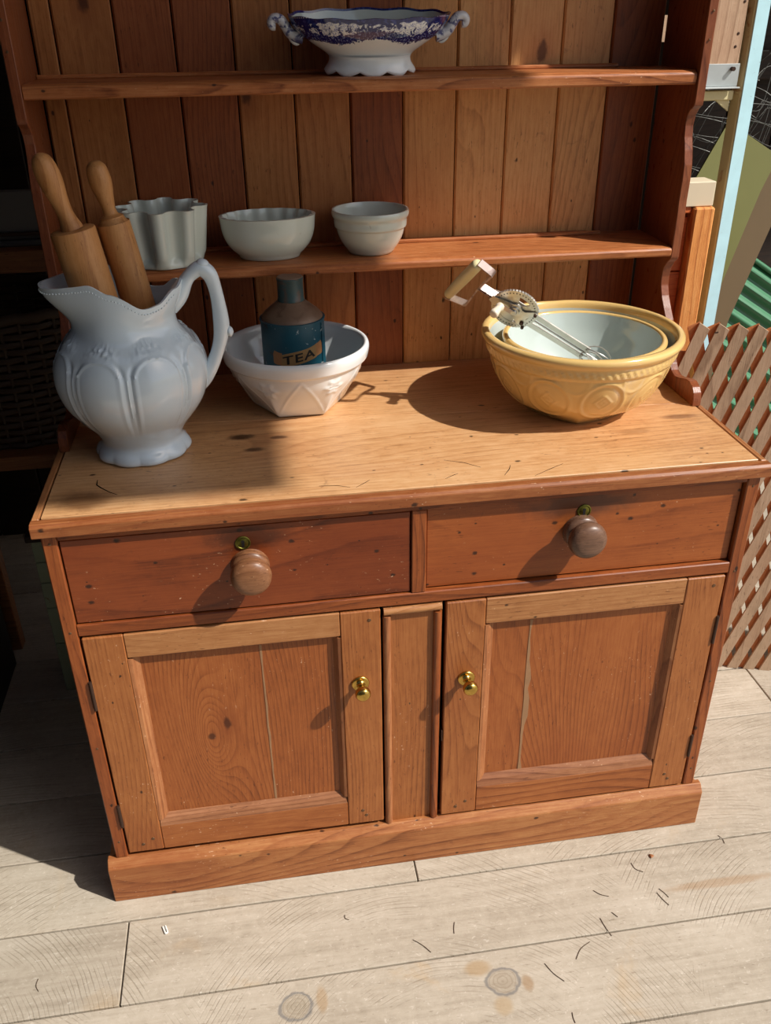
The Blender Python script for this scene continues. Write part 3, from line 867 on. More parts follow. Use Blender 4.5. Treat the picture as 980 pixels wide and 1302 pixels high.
def rim_shape(ph):
    d = abs(angd(ph, PI))
    sp = math.exp(-(d / 0.62) ** 2)         # spout
    hd = math.exp(-(angd(ph, 0) / 0.65) ** 2)          # handle side
    r = 0.083 + 0.042 * sp + 0.020 * hd
    for (d0, z0), (d1, z1) in zip(RIM_Z, RIM_Z[1:]):
        if d <= d1 + 1e-6:
            t = sstep(d, d0, d1)
            break
    return r, z0 + (z1 - z0) * t + 0.0012 * math.cos(10 * ph)


def jug_mod(off):
    flutes = 8

    def f(r, z, ph):
        q = r
        # lobed foot
        if z < 0.03:
            q *= 1 + 0.045 * (1 - sstep(z, 0.006, 0.028)) * (abs(math.cos(5 * ph)) - 0.55)
        # ribbed panels on the belly
        w = sstep(z, 0.055, 0.12) * (1 - sstep(z, 0.208, 0.216))
        u = ((ph * flutes / (2 * PI) + 0.93) % 1.0) - 0.5
        W = 2 * PI * r / flutes
        half = 0.385 * W
        d = abs(u) * W - half if z < 0.170 else math.hypot(abs(u) * W, (z - 0.170) * 1.05) - half
        ridge = math.exp(-(d / 0.0022) ** 2)
        groove = math.exp(-((d - 0.006) / 0.0032) ** 2) * (1 - sstep(z, 0.185, 0.200))
        if off == 0:
            q += w * (0.0026 * ridge - 0.0034 * groove + 0.003 * (1 - (u / 0.4) ** 2 if abs(u) < 0.4 else 0))
            # applied scroll sprays above the panels
            band = math.exp(-((z - 0.212 - 0.004 * math.cos(2 * PI * u)) / 0.007) ** 2) * math.exp(-(u / 0.30) ** 2)
            q += band * 0.0045 * (0.4 + noise.noise(Vector((ph * 26, z * 210, 0)))) * 1.6
            # folds running up to the shoulders
            q += 0.0025 * sstep(z, 0.20, 0.225) * (1 - sstep(z, 0.24, 0.265)) * math.cos(4 * ph + 0.6)
        # rim: blend towards the wavy mouth
        t = sstep(z, 0.225, 0.272)
        if t > 0:
            rr, zz = rim_shape(ph)
            q = q * (1 - t) + (rr - off) * t
            z = 0.225 + (z - 0.225) / 0.047 * (zz - 0.225) if z > 0.225 else z
        return (q, z)
    return f


outer = dense([(0.066, 0.0), (0.078, 0.001), (0.082, 0.006), (0.0795, 0.014), (0.0725, 0.024), (0.0715, 0.034), (0.080, 0.050), (0.098, 0.073), (0.114, 0.098), (0.1235, 0.125), (0.1265, 0.150), (0.122, 0.175),
               (0.108, 0.200), (0.090, 0.220), (0.080, 0.236), (0.0785, 0.248), (0.081, 0.260), (0.084, 0.272)], 0.0028)
inner = dense([(0.080, 0.272), (0.076, 0.258), (0.073, 0.244), (0.076, 0.230), (0.103, 0.198), (0.120, 0.150), (0.108, 0.098), (0.074, 0.05), (0.055, 0.035), (0.003, 0.032)], 0.004)
vo, fo = rev_data(outer, 240, (JX, JY, H), jug_mod(0), cap0=True, cap1=False)
vi, fi = rev_data(inner, 240, (JX, JY, H), jug_mod(0.004), cap0=False, cap1=True)
V, Fc = join_data((vo, fo), (vi, fi))
n_o = (len(outer) - 1) * 240; b0 = len(vo)
for k in range(240):
    Fc.append([n_o + k, n_o + (k + 1) % 240, b0 + (k + 1) % 240, b0 + k])
link_mesh('body', V, Fc, M_iron_white, jug, smooth=True, angle=60)
# pearled trim beneath the rim
ds = []
for k in range(110):
    ph = 2 * PI * k / 110
    if abs(angd(ph, 0)) < 0.35: continue
    rr, zz = rim_shape(ph)
    bm = bmesh.new(); bmesh.ops.create_icosphere(bm, subdivisions=1, radius=0.0017)
    bmesh.ops.translate(bm, verts=bm.verts[:], vec=(JX + (rr - 0.0006) * math.cos(ph), JY + (rr - 0.0006) * math.sin(ph), H + zz - 0.0085))
    ds.append(bm_data(bm))
V, Fc = join_data(*ds)
link_mesh('bead_trim', V, Fc, M_iron_white, jug, smooth=True, kind='stuff')
hp = catmull([(-0.380, 0.244, 1.126), (-0.363, 0.244, 1.146), (-0.349, 0.244, 1.167), (-0.338, 0.244, 1.179), (-0.323, 0.244, 1.187), (-0.309, 0.244, 1.176), (-0.302, 0.244, 1.150), (-0.2985, 0.244, 1.115), (-0.2985, 0.244, 1.085), (-0.304, 0.244, 1.060), (-0.316, 0.244, 1.030), (-0.333, 0.244, 1.002), (-0.348, 0.244, 0.985)], 7)
nh = len(hp)
hr = [0.0118 + 0.0012 * math.sin(i / nh * 22) + 0.003 * (1 - sstep(i, 4, 16)) for i in range(nh)]
tube('handle', hp, hr, M_iron_white, jug, n=14, nrm=(0, 1, 0), flat=1.05)
rev('thumb_knop', dense([(0.001, 0), (0.009, 0.002), (0.011, 0.008), (0.007, 0.013), (0.001, 0.015)], 0.002), 16, (-0.320, 0.244, 1.188), M_iron_white, jug, M=axis_mat((0.2, 0, 1)))
rev('thumb_knop', dense([(0.001, 0), (0.008, 0.002), (0.010, 0.006), (0.005, 0.011), (0.001, 0.012)], 0.002), 16, (-0.291, 0.244, 1.078), M_iron_white, jug, M=axis_mat((1, 0, 0.2)))


def rolling_pin(loc_top, direction, prof_barrel, prof_handle, mat, label, handle_dir=None, low=None):
    """loc_top: centre of the barrel's upper end; direction: unit vector up along the pin"""
    d = Vector(direction).normalized()
    t = thing('rolling_pin', label, 'rolling pin', Vector(loc_top), 'rolling pins in the jug')
    M = axis_mat(d)
    rev('barrel', prof_barrel, 40, loc_top, mat, t, M=M)
    rev('handle', prof_handle, 32, loc_top, mat, t, M=axis_mat(handle_dir or d))
    L = -prof_barrel[0][1]
    end = Vector(loc_top) - d * L
    rev('handle', low or prof_handle, 24, end, mat, t, M=axis_mat(-d))
    return t


barrel1 = [(0.0335, -0.275), (0.035, -0.272), (0.035, -0.004), (0.0345, -0.001), (0.0325, 0.0), (0.001, 0.0)]
h1 = dense([(0.0175, 0.0), (0.0165, 0.006), (0.0140, 0.014), (0.0125, 0.026), (0.0135, 0.042), (0.0172, 0.066), (0.0185, 0.084), (0.0165, 0.102), (0.011, 0.112), (0.003, 0.116)], 0.003)
lowh = dense([(0.012, 0.0), (0.011, 0.01), (0.014, 0.03), (0.013, 0.05), (0.003, 0.058)], 0.004)
rolling_pin((-0.511, 0.234, 1.2595), (-0.150, 0.0, 1.0), barrel1, h1, W_pin, 'fat left-hand rolling pin with a loose fitted handle, leaning in the white jug', handle_dir=(-0.265, 0.0, 1.0), low=lowh)
barrel2 = dense([(0.023, -0.262), (0.0262, -0.258), (0.0265, -0.13), (0.0265, -0.012), (0.0255, -0.004), (0.0215, 0.001), (0.019, 0.006)], 0.004)
h2 = dense([(0.0190, 0.005), (0.0188, 0.008), (0.0122, 0.012), (0.0105, 0.020), (0.0125, 0.034), (0.0165, 0.054), (0.0175, 0.068), (0.0150, 0.084), (0.008, 0.092), (0.001, 0.0935)], 0.002)
rolling_pin((-0.4525, 0.266, 1.262), (-0.155, 0.0, 1.0), barrel2, h2, W_pin2, 'slimmer right-hand rolling pin turned from one piece, with scuffed handle end', low=lowh)

# ------------------------------------------------------------------ moulds on the lower shelf


def shell(name, outer, inner, n, c, mat, parent=None, mo=None, mi=None, M=None, open_in=False, **kw):
    vo, fo = rev_data(outer, n, c, mo, M, cap0=True, cap1=False)
    vi, fi = rev_data(inner, n, c, mi or mo, M, cap0=False, cap1=not open_in)
    V, Fc = join_data((vo, fo), (vi, fi))
    a = (len(outer) - 1) * n; b = len(vo)
    for k in range(n):
        Fc.append([a + k, a + (k + 1) % n, b + (k + 1) % n, b + k])
    return link_mesh(name, V, Fc, mat, parent, smooth=True, angle=55, **kw)


ZS = Z1 + 0.0004
# star-fluted mould
sc = (-0.397, 0.503, ZS)


def star(r, z, ph):
    k = 8
    w = sstep(z, 0.004, 0.022)
    c8 = math.cos(k * ph + 0.3)
    q = r * (1 + (0.025 + 0.115 * w) * (1 if c8 > 0 else -1) * abs(c8) ** 0.55 - 0.06 * w)
    return (q, z)


o = shell('jelly_mould', dense([(0.062, 0), (0.066, 0.001), (0.068, 0.006), (0.069, 0.016), (0.071, 0.028), (0.079, 0.098), (0.0805, 0.103)], 0.004),
          dense([(0.0765, 0.1035), (0.074, 0.098), (0.064, 0.03), (0.055, 0.012), (0.002, 0.008)], 0.005), 192, sc, M_mould_w, mo=star)
tag(recenter(o, sc), 'grey-white star-fluted jelly mould on the lower shelf, half behind the rolling pins', 'jelly mould', 'white moulds on the lower shelf')
# oval mould, ribbed inside
oc = (-0.2015, 0.508, ZS)
ell = lambda r, z, ph: (r * math.cos(ph), r * 0.70 * math.sin(ph), z)


def ell_in(r, z, ph):
    q = r * (1 - 0.07 * (0.5 + 0.5 * math.cos(18 * ph)) * sstep(z, 0.012, 0.03) * (1 - 0.35 * sstep(z, 0.066, 0.079)))
    return (q * math.cos(ph), q * 0.70 * math.sin(ph), z)


o = shell('pudding_mould', dense([(0.054, 0), (0.058, 0.001), (0.060, 0.006), (0.0685, 0.014), (0.080, 0.028), (0.0875, 0.048), (0.0905, 0.072), (0.0915, 0.0785)], 0.003),
          dense([(0.087, 0.079), (0.085, 0.074), (0.081, 0.045), (0.066, 0.018), (0.045, 0.010), (0.002, 0.009)], 0.004), 160, oc, M_mould_w, mo=ell, mi=ell_in)
tag(recenter(o, oc), 'oval white pudding mould ribbed inside, in the middle of the lower shelf items', 'pudding mould', 'white moulds on the lower shelf')
# small basin with collar
bc = (-0.004, 0.512, ZS)
o = shell('pudding_basin', dense([(0.040, 0), (0.044, 0.001), (0.047, 0.006), (0.0555, 0.018), (0.0625, 0.032), (0.0665, 0.046), (0.0672, 0.0485)], 0.003) + [(0.0698, 0.0495)] +
          dense([(0.0705, 0.051), (0.0712, 0.066)], 0.004) + [(0.0738, 0.0685)] + dense([(0.0750, 0.072), (0.0752, 0.077), (0.0738, 0.081)], 0.002),
          dense([(0.0705, 0.081), (0.0685, 0.077), (0.066, 0.06), (0.060, 0.035), (0.046, 0.012), (0.002, 0.008)], 0.004), 96, bc, M_mould_w)
tag(recenter(o, bc), 'small white pudding basin with a stepped collar, rightmost on the lower shelf', 'pudding basin', 'white moulds on the lower shelf')

# ------------------------------------------------------------------ blue and white tureen on the upper shelf
TC = Vector((0.0, 0.510, Z2 + 0.004))
tur = thing('footed_tureen', 'oval blue and white printed footed dish with scroll handles on the upper shelf', 'tureen', TC)
Mt = Matrix.Rotation(math.radians(6.5), 3, 'X')
TE = 0.53


def tur_mod(r, z, ph):
    q = r * (1 + 0.006 * math.cos(12 * ph) * sstep(z, 0.03, 0.09))
    zz = z + 0.0012 * math.cos(12 * ph) * sstep(z, 0.075, 0.092)
    return (q * math.cos(ph), q * (TE + 0.0 * z) * math.sin(ph), zz)


def foot_mod(r, z, ph):
    sc_ = abs(math.sin(5 * ph))
    zz = z + 0.0065 * (1 - sc_) * (1 - sstep(z, 0.0, 0.014))
    q = r * (1 + 0.04 * (sc_ - 0.5) * (1 - sstep(z, 0.0, 0.02)))
    return (q * math.cos(ph), q * 0.62 * math.sin(ph), zz)


shell('bowl', dense([(0.074, 0.028), (0.080, 0.034), (0.099, 0.046), (0.1205, 0.060), (0.132, 0.072), (0.1385, 0.083), (0.1425, 0.092)], 0.0025),
      dense([(0.1405, 0.0925), (0.138, 0.089)], 0.004), 192, TC, M_transfer, tur, mo=tur_mod, M=Mt, open_in=True)
rev('glazed_lining', dense([(0.138, 0.089), (0.133, 0.080), (0.126, 0.070), (0.10, 0.052), (0.06, 0.040), (0.002, 0.037)], 0.004), 192, TC, M_lining, tur, mod=tur_mod, M=Mt, cap0=False, label='white unprinted inside')
shell('foot', dense([(0.080, 0.0), (0.082, 0.003), (0.079, 0.010), (0.074, 0.018), (0.073, 0.026), (0.0755, 0.0305)], 0.002),
      dense([(0.070, 0.030), (0.069, 0.02), (0.075, 0.004), (0.076, 0.001)], 0.003), 160, TC, M_white, tur, mo=foot_mod, M=Mt)
for s in (-1, 1):
    pts = catmull([(s * 0.118, 0, 0.056), (s * 0.128, 0, 0.058), (s * 0.139, 0, 0.064), (s * 0.147, 0, 0.075), (s * 0.155, 0, 0.085), (s * 0.165, 0, 0.087), (s * 0.171, 0, 0.082), (s * 0.170, 0, 0.075), (s * 0.164, 0, 0.074)], 6)
    P = [TC + Mt @ p for p in pts]
    n_ = len(P)
    tube('handle', P, [0.0115 - 0.0045 * i / n_ for i in range(n_)], M_blue_edge, tur, n=12, nrm=(0, 1, 0), flat=0.9)
    pts = catmull([(s * 0.140, 0, 0.066), (s * 0.137, 0, 0.054), (s * 0.130, 0, 0.047), (s * 0.124, 0, 0.047)], 6)
    tube('handle_scroll', [TC + Mt @ p for p in pts], [0.0062 - 0.0048 * i / (len(pts) - 1) for i in range(len(pts))], M_white, tur, n=10)

# ------------------------------------------------------------------ white faceted bowl with the tea tin in it
BC = Vector((-0.168, 0.412, H + 0.0003))


def hexr(ph, rot=0.0):
    a = ((ph - rot) % (PI / 3)) - PI / 6
    return math.cos(PI / 6) / math.cos(a)


def wb_mod(r, z, ph):
    w = 1 - sstep(z, 0.0, 0.085)
    hx = hexr(ph, 0.0) / 0.95
    q = r * (hx * w + (1 - w))
    # triangular facets between foot corners and rim with embossed sprays
    t = max(0, min(1, z / 0.088))
    u = ((ph / (PI / 3)) % 1.0)                 # 0 at a corner
    d = min(abs(u - 0.5 * t), abs(u - 1 + 0.5 * t))
    win = sstep(z, 0.004, 0.012) * (1 - sstep(z, 0.084, 0.092))
    q += win * 0.0016 * math.exp(-(d / 0.022) ** 2)
    du = angd(2 * PI * u, 0) / (2 * PI)
    rad = math.hypot(du * 0.115, (z - 0.068))
    th = math.atan2(z - 0.068, du * 0.115)
    q += 0.0022 * math.exp(-((rad - 0.010 - 0.004 * math.cos(6 * th)) / 0.005) ** 2) * (1 if rad < 0.03 else 0)
    return (q, z)


wb = shell('mixing_bowl', dense([(0.074, 0), (0.080, 0.001), (0.084, 0.004), (0.096, 0.022), (0.110, 0.045), (0.1225, 0.068), (0.130, 0.088), (0.1325, 0.094)], 0.0022) + [(0.1365, 0.0965)] +
           dense([(0.1395, 0.099), (0.1420, 0.110), (0.1425, 0.118), (0.1405, 0.1235), (0.1370, 0.1255)], 0.0025),
           dense([(0.1335, 0.1245), (0.131, 0.118), (0.127, 0.10), (0.114, 0.065), (0.095, 0.035), (0.075, 0.016), (0.002, 0.012)], 0.004), 240, BC, M_white, mo=wb_mod, mi=lambda r, z, p: (r, z))
tag(recenter(wb, BC), 'white faceted mixing bowl with embossed sprays, holding the tea tin, beside the jug', 'mixing bowl')

TI = Vector((-0.171, 0.412, H + 0.0150))
tin = thing('tea_tin', 'worn teal tea tin with brown shoulder, gold TEA banner, standing in the white bowl', 'tin', TI)
RT = 0.0605
rev('body', dense([(0.058, 0), (0.0605, 0.002)], 0.002) + [(RT, 0.02 * i) for i in range(1, 8)] + [(RT, 0.157), (0.0622, 0.1575), (0.0622, 0.160), (0.0590, 0.1605)], 72, TI, M_teal, tin, cap1=True)
rev('shoulder', dense([(0.0588, 0.1575), (0.0575, 0.163), (0.052, 0.170), (0.040, 0.180), (0.030, 0.188), (0.0255, 0.192)], 0.003), 64, TI, M_tin_brown, tin)
rev('lid', [(0.0245, 0.188), (0.0250, 0.189), (0.0250, 0.196), (0.0243, 0.197), (0.0243, 0.230), (0.0250, 0.231), (0.0250, 0.234), (0.0238, 0.235)], 48, TI, M_teal_cap, tin)
rev('lid_top', [(0.0236, 0.2345), (0.0236, 0.2362), (0.021, 0.2366), (0.0205, 0.2360)], 48, TI, plain('brown_lid_top', srgb(120, 96, 78), 0.55, 0, 0.25, 50), tin, label='bare brown top of the lid')
tube('solder_seam', [TI + Vector((0.0613 * math.cos(-0.55), 0.0613 * math.sin(-0.55), z)) for z in (0.01, 0.08, 0.155)], 0.0012, M_teal, tin, n=6)


def on_tin(s, z, lift=0.0):
    """s: arc length to the right of the banner centre"""
    a = math.radians(-83) + s / RT
    return TI + Vector(((RT + lift) * math.cos(a), (RT + lift) * math.sin(a), z))


def banner_strip(name, us, zlo, zhi, lift, mat):
    V = []; Fc = []
    m = len(us)
    for (u, a, b) in zip(us, zlo, zhi):
        V += [on_tin(u, a, lift), on_tin(u, b, lift), on_tin(u, a, -0.0004), on_tin(u, b, -0.0004)]
    for i in range(m - 1):
        p, q = 4 * i, 4 * i + 4
        Fc += [[p, q, q + 1, p + 1], [p + 2, p + 3, q + 3, q + 2], [p, p + 2, q + 2, q], [p + 1, q + 1, q + 3, p + 3]]
    Fc += [[0, 1, 3, 2], [4 * m - 4, 4 * m - 2, 4 * m - 1, 4 * m - 3]]
    return link_mesh(name, V, Fc, mat, tin)


N_ = 25
us = [-0.035 + 0.070 * i / (N_ - 1) for i in range(N_)]
zc = lambda u: 0.0985 + 0.16 * u + 1.6 * u * abs(u)
bn = banner_strip('banner', us, [zc(u) - 0.0125 for u in us], [zc(u) + 0.0125 for u in us], 0.0007, M_gold)
for sgn, base in ((-1, -0.034), (1, 0.034)):
    uu = [base + sgn * t for t in (0.0, 0.005, 0.009, 0.013, 0.016, 0.019)]
    zz = [0.0945 if sgn < 0 else 0.1065] * 6
    sp = [0.0125, 0.012, 0.0125, 0.0128, 0.013, 0.0115]
    order = list(range(6)) if sgn > 0 else list(range(5, -1, -1))
    banner_strip('banner_end', [uu[i] for i in order], [zz[i] + 0.004 * i / 5 - sp[i] for i in order], [zz[i] + 0.004 * i / 5 + sp[i] - (0.006 if i == 5 else 0) for i in order], 0.0004, M_gold_dk)
# the word TEA, wrapped on the banner
fc = bpy.data.curves.new('tea_text', 'FONT')
fc.body = 'TEA'
fc.size = 0.0230
fc.space_character = 1.12
fc.offset = 0.00045
fc.align_x = 'CENTER'
fo_ = bpy.data.objects.new('tea_text', fc)
col.objects.link(fo_)
bpy.context.view_layer.update()
me = bpy.data.meshes.new_from_object(fo_.evaluated_get(bpy.context.evaluated_depsgraph_get()))
bm = bmesh.new(); bm.from_mesh(me)
bmesh.ops.triangulate(bm, faces=bm.faces[:])
bmesh.ops.subdivide_edges(bm, edges=[e for e in bm.edges if e.calc_length() > 0.004], cuts=2)
V = [on_tin(v.co.x * 1.45 - 0.001, zc(v.co.x * 1.45) + v.co.y - 0.0080, 0.0011) for v in bm.verts]
for i, v in enumerate(bm.verts): v.index = i
Fc = [[v.index for v in f.verts] for f in bm.faces]
bm.free()
bpy.data.objects.remove(fo_)
link_mesh('lettering', V, Fc, M_black, tin, label='black letters TEA')

# ------------------------------------------------------------------ nested yellow mixing bowls
YC = Vector((0.366, 0.302, H + 0.0004))


def pent(ph, rot):
    a = ((ph - rot) % (2 * PI / 5)) - PI / 5
    return math.cos(PI / 5) / math.cos(a)


def yb_mod(r, z, ph):
    w = 1 - sstep(z, 0.002, 0.030)
    q = r * (1 - w + w * (0.55 * pent(ph, math.radians(-106)) / 0.90 + 0.45))
    R = r
    k = 10
    u = ((ph * k / (2 * PI) + 0.08) % 1.0) - 0.5
    half = 2 * PI * R / k
    X = u * half; Z = z - 0.066
    e = math.hypot(X / 0.0385, Z / 0.041)
    q += 0.0021 * math.exp(-((e - 1) / 0.085) ** 2)
    q -= 0.0012 * math.exp(-((e - 0.86) / 0.10) ** 2)
    dd = abs(X) / 0.0155 + abs(Z) / 0.0165
    q += 0.0014 * math.exp(-((dd - 1) / 0.17) ** 2)
    d2 = abs(X) / 0.006 + abs(Z) / 0.007
    q += 0.0008 * math.exp(-((d2 - 1) / 0.4) ** 2)
    # arch swags between the ovals
    v = abs(u) - 0.5
    e2 = math.hypot(v * half / 0.022, (z - 0.112) / 0.028)
    if z < 0.112: q += 0.0012 * math.exp(-((e2 - 1) / 0.12) ** 2)
    bandw = math.exp(-((z - 0.1245) / 0.0065) ** 4)
    q += 0.0016 * bandw * sstep(math.sin(ph * 84 + z * 260), -0.2, 0.6)
    return (q, z)


yo = dense([(0.080, 0), (0.090, 0.0008), (0.094, 0.004), (0.1050, 0.012), (0.1290, 0.030), (0.1460, 0.050), (0.1590, 0.074), (0.1685, 0.100), (0.1715, 0.111)], 0.0016) + [(0.1740, 0.1135)] + \
    dense([(0.1765, 0.117), (0.1790, 0.130), (0.1810, 0.1365)], 0.0016) + dense([(0.1845, 0.139), (0.1885, 0.146), (0.1880, 0.152), (0.1840, 0.1555), (0.1785, 0.1560)], 0.0016)
yi = dense([(0.1750, 0.1550), (0.1730, 0.150), (0.1715, 0.142)], 0.003)
outer_bowl = thing('mixing_bowl', 'large cane-yellow mixing bowl with embossed ovals, outermost of the nested pair', 'mixing bowl', YC, 'nested yellow mixing bowls')
vo, fo = rev_data(yo, 320, YC, yb_mod, cap0=True, cap1=False)
vi, fi = rev_data(yi, 320, YC, None, cap0=False, cap1=False)
V, Fc = join_data((vo, fo), (vi, fi))
a = (len(yo) - 1) * 320; b = len(vo)
for k in range(320): Fc.append([a + k, a + (k + 1) % 320, b + (k + 1) % 320, b + k])
link_mesh('bowl_body', V, Fc, M_yellow, outer_bowl, smooth=True, angle=55)
rev('glazed_lining', dense([(0.1715, 0.142), (0.168, 0.125), (0.158, 0.09), (0.140, 0.055), (0.112, 0.026), (0.085, 0.012), (0.002, 0.009)], 0.004), 120, YC, M_lining, outer_bowl, cap0=False, cap1=True, label='pale lining glaze')

IC = Vector((0.372, 0.303, H + 0.0135))
ib = thing('mixing_bowl', 'smaller yellow mixing bowl with pale blue-white inside, nested within the large one', 'mixing bowl', IC, 'nested yellow mixing bowls')
io = dense([(0.078, 0), (0.084, 0.001), (0.093, 0.012), (0.112, 0.035), (0.128, 0.062), (0.140, 0.095), (0.1455, 0.110)], 0.004) + dense([(0.1490, 0.113), (0.1535, 0.121), (0.1530, 0.127), (0.1495, 0.1300), (0.1455, 0.1302)], 0.002)
ii = [(0.1435, 0.1295), (0.1425, 0.127)]
vo, fo = rev_data(io, 160, IC, None, cap0=True, cap1=False)
vi, fi = rev_data(ii, 160, IC, None, cap0=False, cap1=False)
V, Fc = join_data((vo, fo), (vi, fi))
a = (len(io) - 1) * 160; b = len(vo)
for k in range(160): Fc.append([a + k, a + (k + 1) % 160, b + (k + 1) % 160, b + k])
link_mesh('bowl_body', V, Fc, M_yellow, ib, smooth=True, angle=55)
rev('glazed_lining', dense([(0.1425, 0.127), (0.139, 0.112), (0.131, 0.085), (0.115, 0.052), (0.092, 0.026), (0.07, 0.012), (0.002, 0.008)], 0.004), 120, IC, M_lining, ib, cap0=False, cap1=True, label='pale lining glaze')

# ------------------------------------------------------------------ rotary egg beater
Nk = Vector((0.172, 0.315, 1.110))
Tp = Vector((0.410, 0.270, 0.960))
eb = thing('egg_beater', 'hand-cranked metal egg beater with cream wooden grip, lying in the yellow bowls', 'egg beater', Nk)
A = (Tp - Nk).normalized()
Nn = Vector((-0.36, -0.80, -0.46)); Nn = (Nn - A * Nn.dot(A)).normalized()
Wv = Nn.cross(A).normalized()
if Wv.z < 0: Wv = -Wv                 # in-plane, pointing up and towards the viewer's right


def E(a, w, n=0.0):
    return Nk + A * a + Wv * w + Nn * n


G1 = Vector((0.127, 0.398, 1.075)); G2 = Vector((0.150, 0.260, 1.168))
gd = (G2 - G1).normalized()
L = (G2 - G1).length
gp = dense([(0.0055, 0.002), (0.0082, 0.006), (0.0098, 0.020), (0.0108, L * 0.5), (0.0108, L * 0.75), (0.0104, L - 0.010), (0.0082, L - 0.002), (0.004, L)], 0.004)
# handle grip
C1 = Vector((0.158, 0.366, 1.066)); C2 = Vector((0.178, 0.262, 1.146))
rev('grip', gp, 28, G1 + gd * 0.0, M_cream, eb, M=axis_mat(gd))
fr_n = (G2 - G1).cross(C1 - G1).normalized()


def strap(name, pts, w, t, nrm, mat, parent):
    """flat metal strap: width w along nrm, thickness t"""
    P = [Vector(p) for p in pts]
    V = []; Fc = []
    nv = Vector(nrm).normalized()
    for i, p in enumerate(P):
        tg = (P[min(i + 1, len(P) - 1)] - P[max(i - 1, 0)]).normalized()
        s = tg.cross(nv).normalized()
        V += [p + nv * w / 2 + s * t / 2, p - nv * w / 2 + s * t / 2, p - nv * w / 2 - s * t / 2, p + nv * w / 2 - s * t / 2]
    for i in range(len(P) - 1):
        for k in range(4):
            Fc.append([4 * i + k, 4 * i + (k + 1) % 4, 4 * i + 4 + (k + 1) % 4, 4 * i + 4 + k])
    m = 4 * (len(P) - 1)
    Fc += [[3, 2, 1, 0], [m, m + 1, m + 2, m + 3]]
    return link_mesh(name, V, Fc, mat, parent)


def roundcorner(pts, r=0.006, k=4):
    P = [Vector(p) for p in pts]
    o_ = [P[0]]
    for i in range(1, len(P) - 1):
        d0 = (P[i - 1] - P[i]).normalized(); d1 = (P[i + 1] - P[i]).normalized()
        a_, b_ = P[i] + d0 * r, P[i] + d1 * r
        for j in range(k + 1):
            t = j / k
            o_.append((1 - t) ** 2 * a_ + 2 * t * (1 - t) * P[i] + t * t * b_)
    o_.append(P[-1])
    return o_


loopA = roundcorner([G1 - gd * 0.002, C1, Nk - A * 0.004, Nk + A * 0.036])
loopB = roundcorner([G2 + gd * 0.001, C2, Nk - A * 0.004, Nk + A * 0.036])
strap('handle_frame', loopA, 0.014, 0.0028, fr_n, M_steel_rust, eb)
strap('handle_frame', [p + Wv * 0.0029 for p in loopB], 0.014, 0.0028, fr_n, M_steel_rust, eb)
for q in (0.010, 0.022):
    rev('rivet', [(0.0022, 0), (0.0018, 0.0012), (0.0006, 0.0016)], 10, E(q, 0.0, -0.0) + Nn * 0.0058, M_iron, eb, M=axis_mat(Nn))
# gear wheel with a toothed rim and piercings
GC = (0.072, 0.004)
gc = E(GC[0], GC[1], 0.004)
Mg = Matrix((A, Wv, Nn)).transposed()
RG = 0.043


def disc_ring(r0, r1, h0, h1, n, teeth=0):
    V = []; Fc = []
    for k in range(n):
        t = 2 * PI * k / n
        rr = r1 + (0.0012 if teeth and (k % 2 == 0) else 0)
        for (r_, h_) in ((r0, h0), (rr, h0), (rr, h1), (r0, h1)):
            V.append(gc + Mg @ Vector((r_ * math.cos(t), r_ * math.sin(t), h_)))
    for k in range(n):
        for j in range(4):
            Fc.append([4 * k + j, 4 * k + (j + 1) % 4, 4 * ((k + 1) % n) + (j + 1) % 4, 4 * ((k + 1) % n) + j])
    return V, Fc


parts_ = [disc_ring(0.031, RG, -0.0015, 0.0030, 96, 1), disc_ring(0.0005, 0.0125, -0.001, 0.0030, 32)]
for k in range(3):
    t0 = 2 * PI * k / 3 + 0.35
    e1 = Vector((math.cos(t0), math.sin(t0), 0)); e2 = Vector((-e1.y, e1.x, 0))
    sp_ = [e1 * 0.010 + e2 * 0.010, e1 * 0.032 + e2 * 0.022, e1 * 0.032 - e2 * 0.022, e1 * 0.010 - e2 * 0.010]
    V = [gc + Mg @ (p + Vector((0, 0, h_))) for h_ in (-0.0005, 0.002) for p in sp_]
    parts_.append((V, [[3, 2, 1, 0], [4, 5, 6, 7]] + [[i, (i + 1) % 4, 4 + (i + 1) % 4, 4 + i] for i in range(4)]))
V, Fc = join_data(*parts_)
gear = link_mesh('gear_wheel', V, Fc, M_steel, eb, smooth=True, angle=30)
ds = []
for k in range(40):
    t = 2 * PI * k / 40
    ds.append(rev_data([(0.0013, 0.0029), (0.0013, 0.0034)], 6, gc + Mg @ Vector((0.038 * math.cos(t), 0.038 * math.sin(t), 0)), None, Mg))
V, Fc = join_data(*ds)
link_mesh('tooth_holes', V, Fc, M_black, gear, kind='stuff')
# frame plate in front of the wheel, with boss
fp = [(0.022, -0.006), (0.040, -0.012), (0.062, -0.015), (0.080, -0.014), (0.096, -0.020), (0.106, -0.022), (0.110, -0.015), (0.104, -0.008), (0.100, 0.002), (0.104, 0.012), (0.112, 0.018), (0.110, 0.024), (0.102, 0.024), (0.090, 0.013), (0.076, 0.013), (0.058, 0.014), (0.040, 0.010), (0.024, 0.006)]
V = [E(a_, w_, h_) for h_ in (0.0075, 0.0095) for a_, w_ in fp]
nf = len(fp)
link_mesh('frame_plate', V, [list(range(nf))[::-1], [nf + i for i in range(nf)]] + [[i, (i + 1) % nf, nf + (i + 1) % nf, nf + i] for i in range(nf)], M_steel, eb)
V = [E(a_, w_, h_) for h_ in (-0.009, -0.007) for a_, w_ in fp]
link_mesh('frame_plate', V, [list(range(nf))[::-1], [nf + i for i in range(nf)]] + [[i, (i + 1) % nf, nf + (i + 1) % nf, nf + i] for i in range(nf)], M_steel, eb)
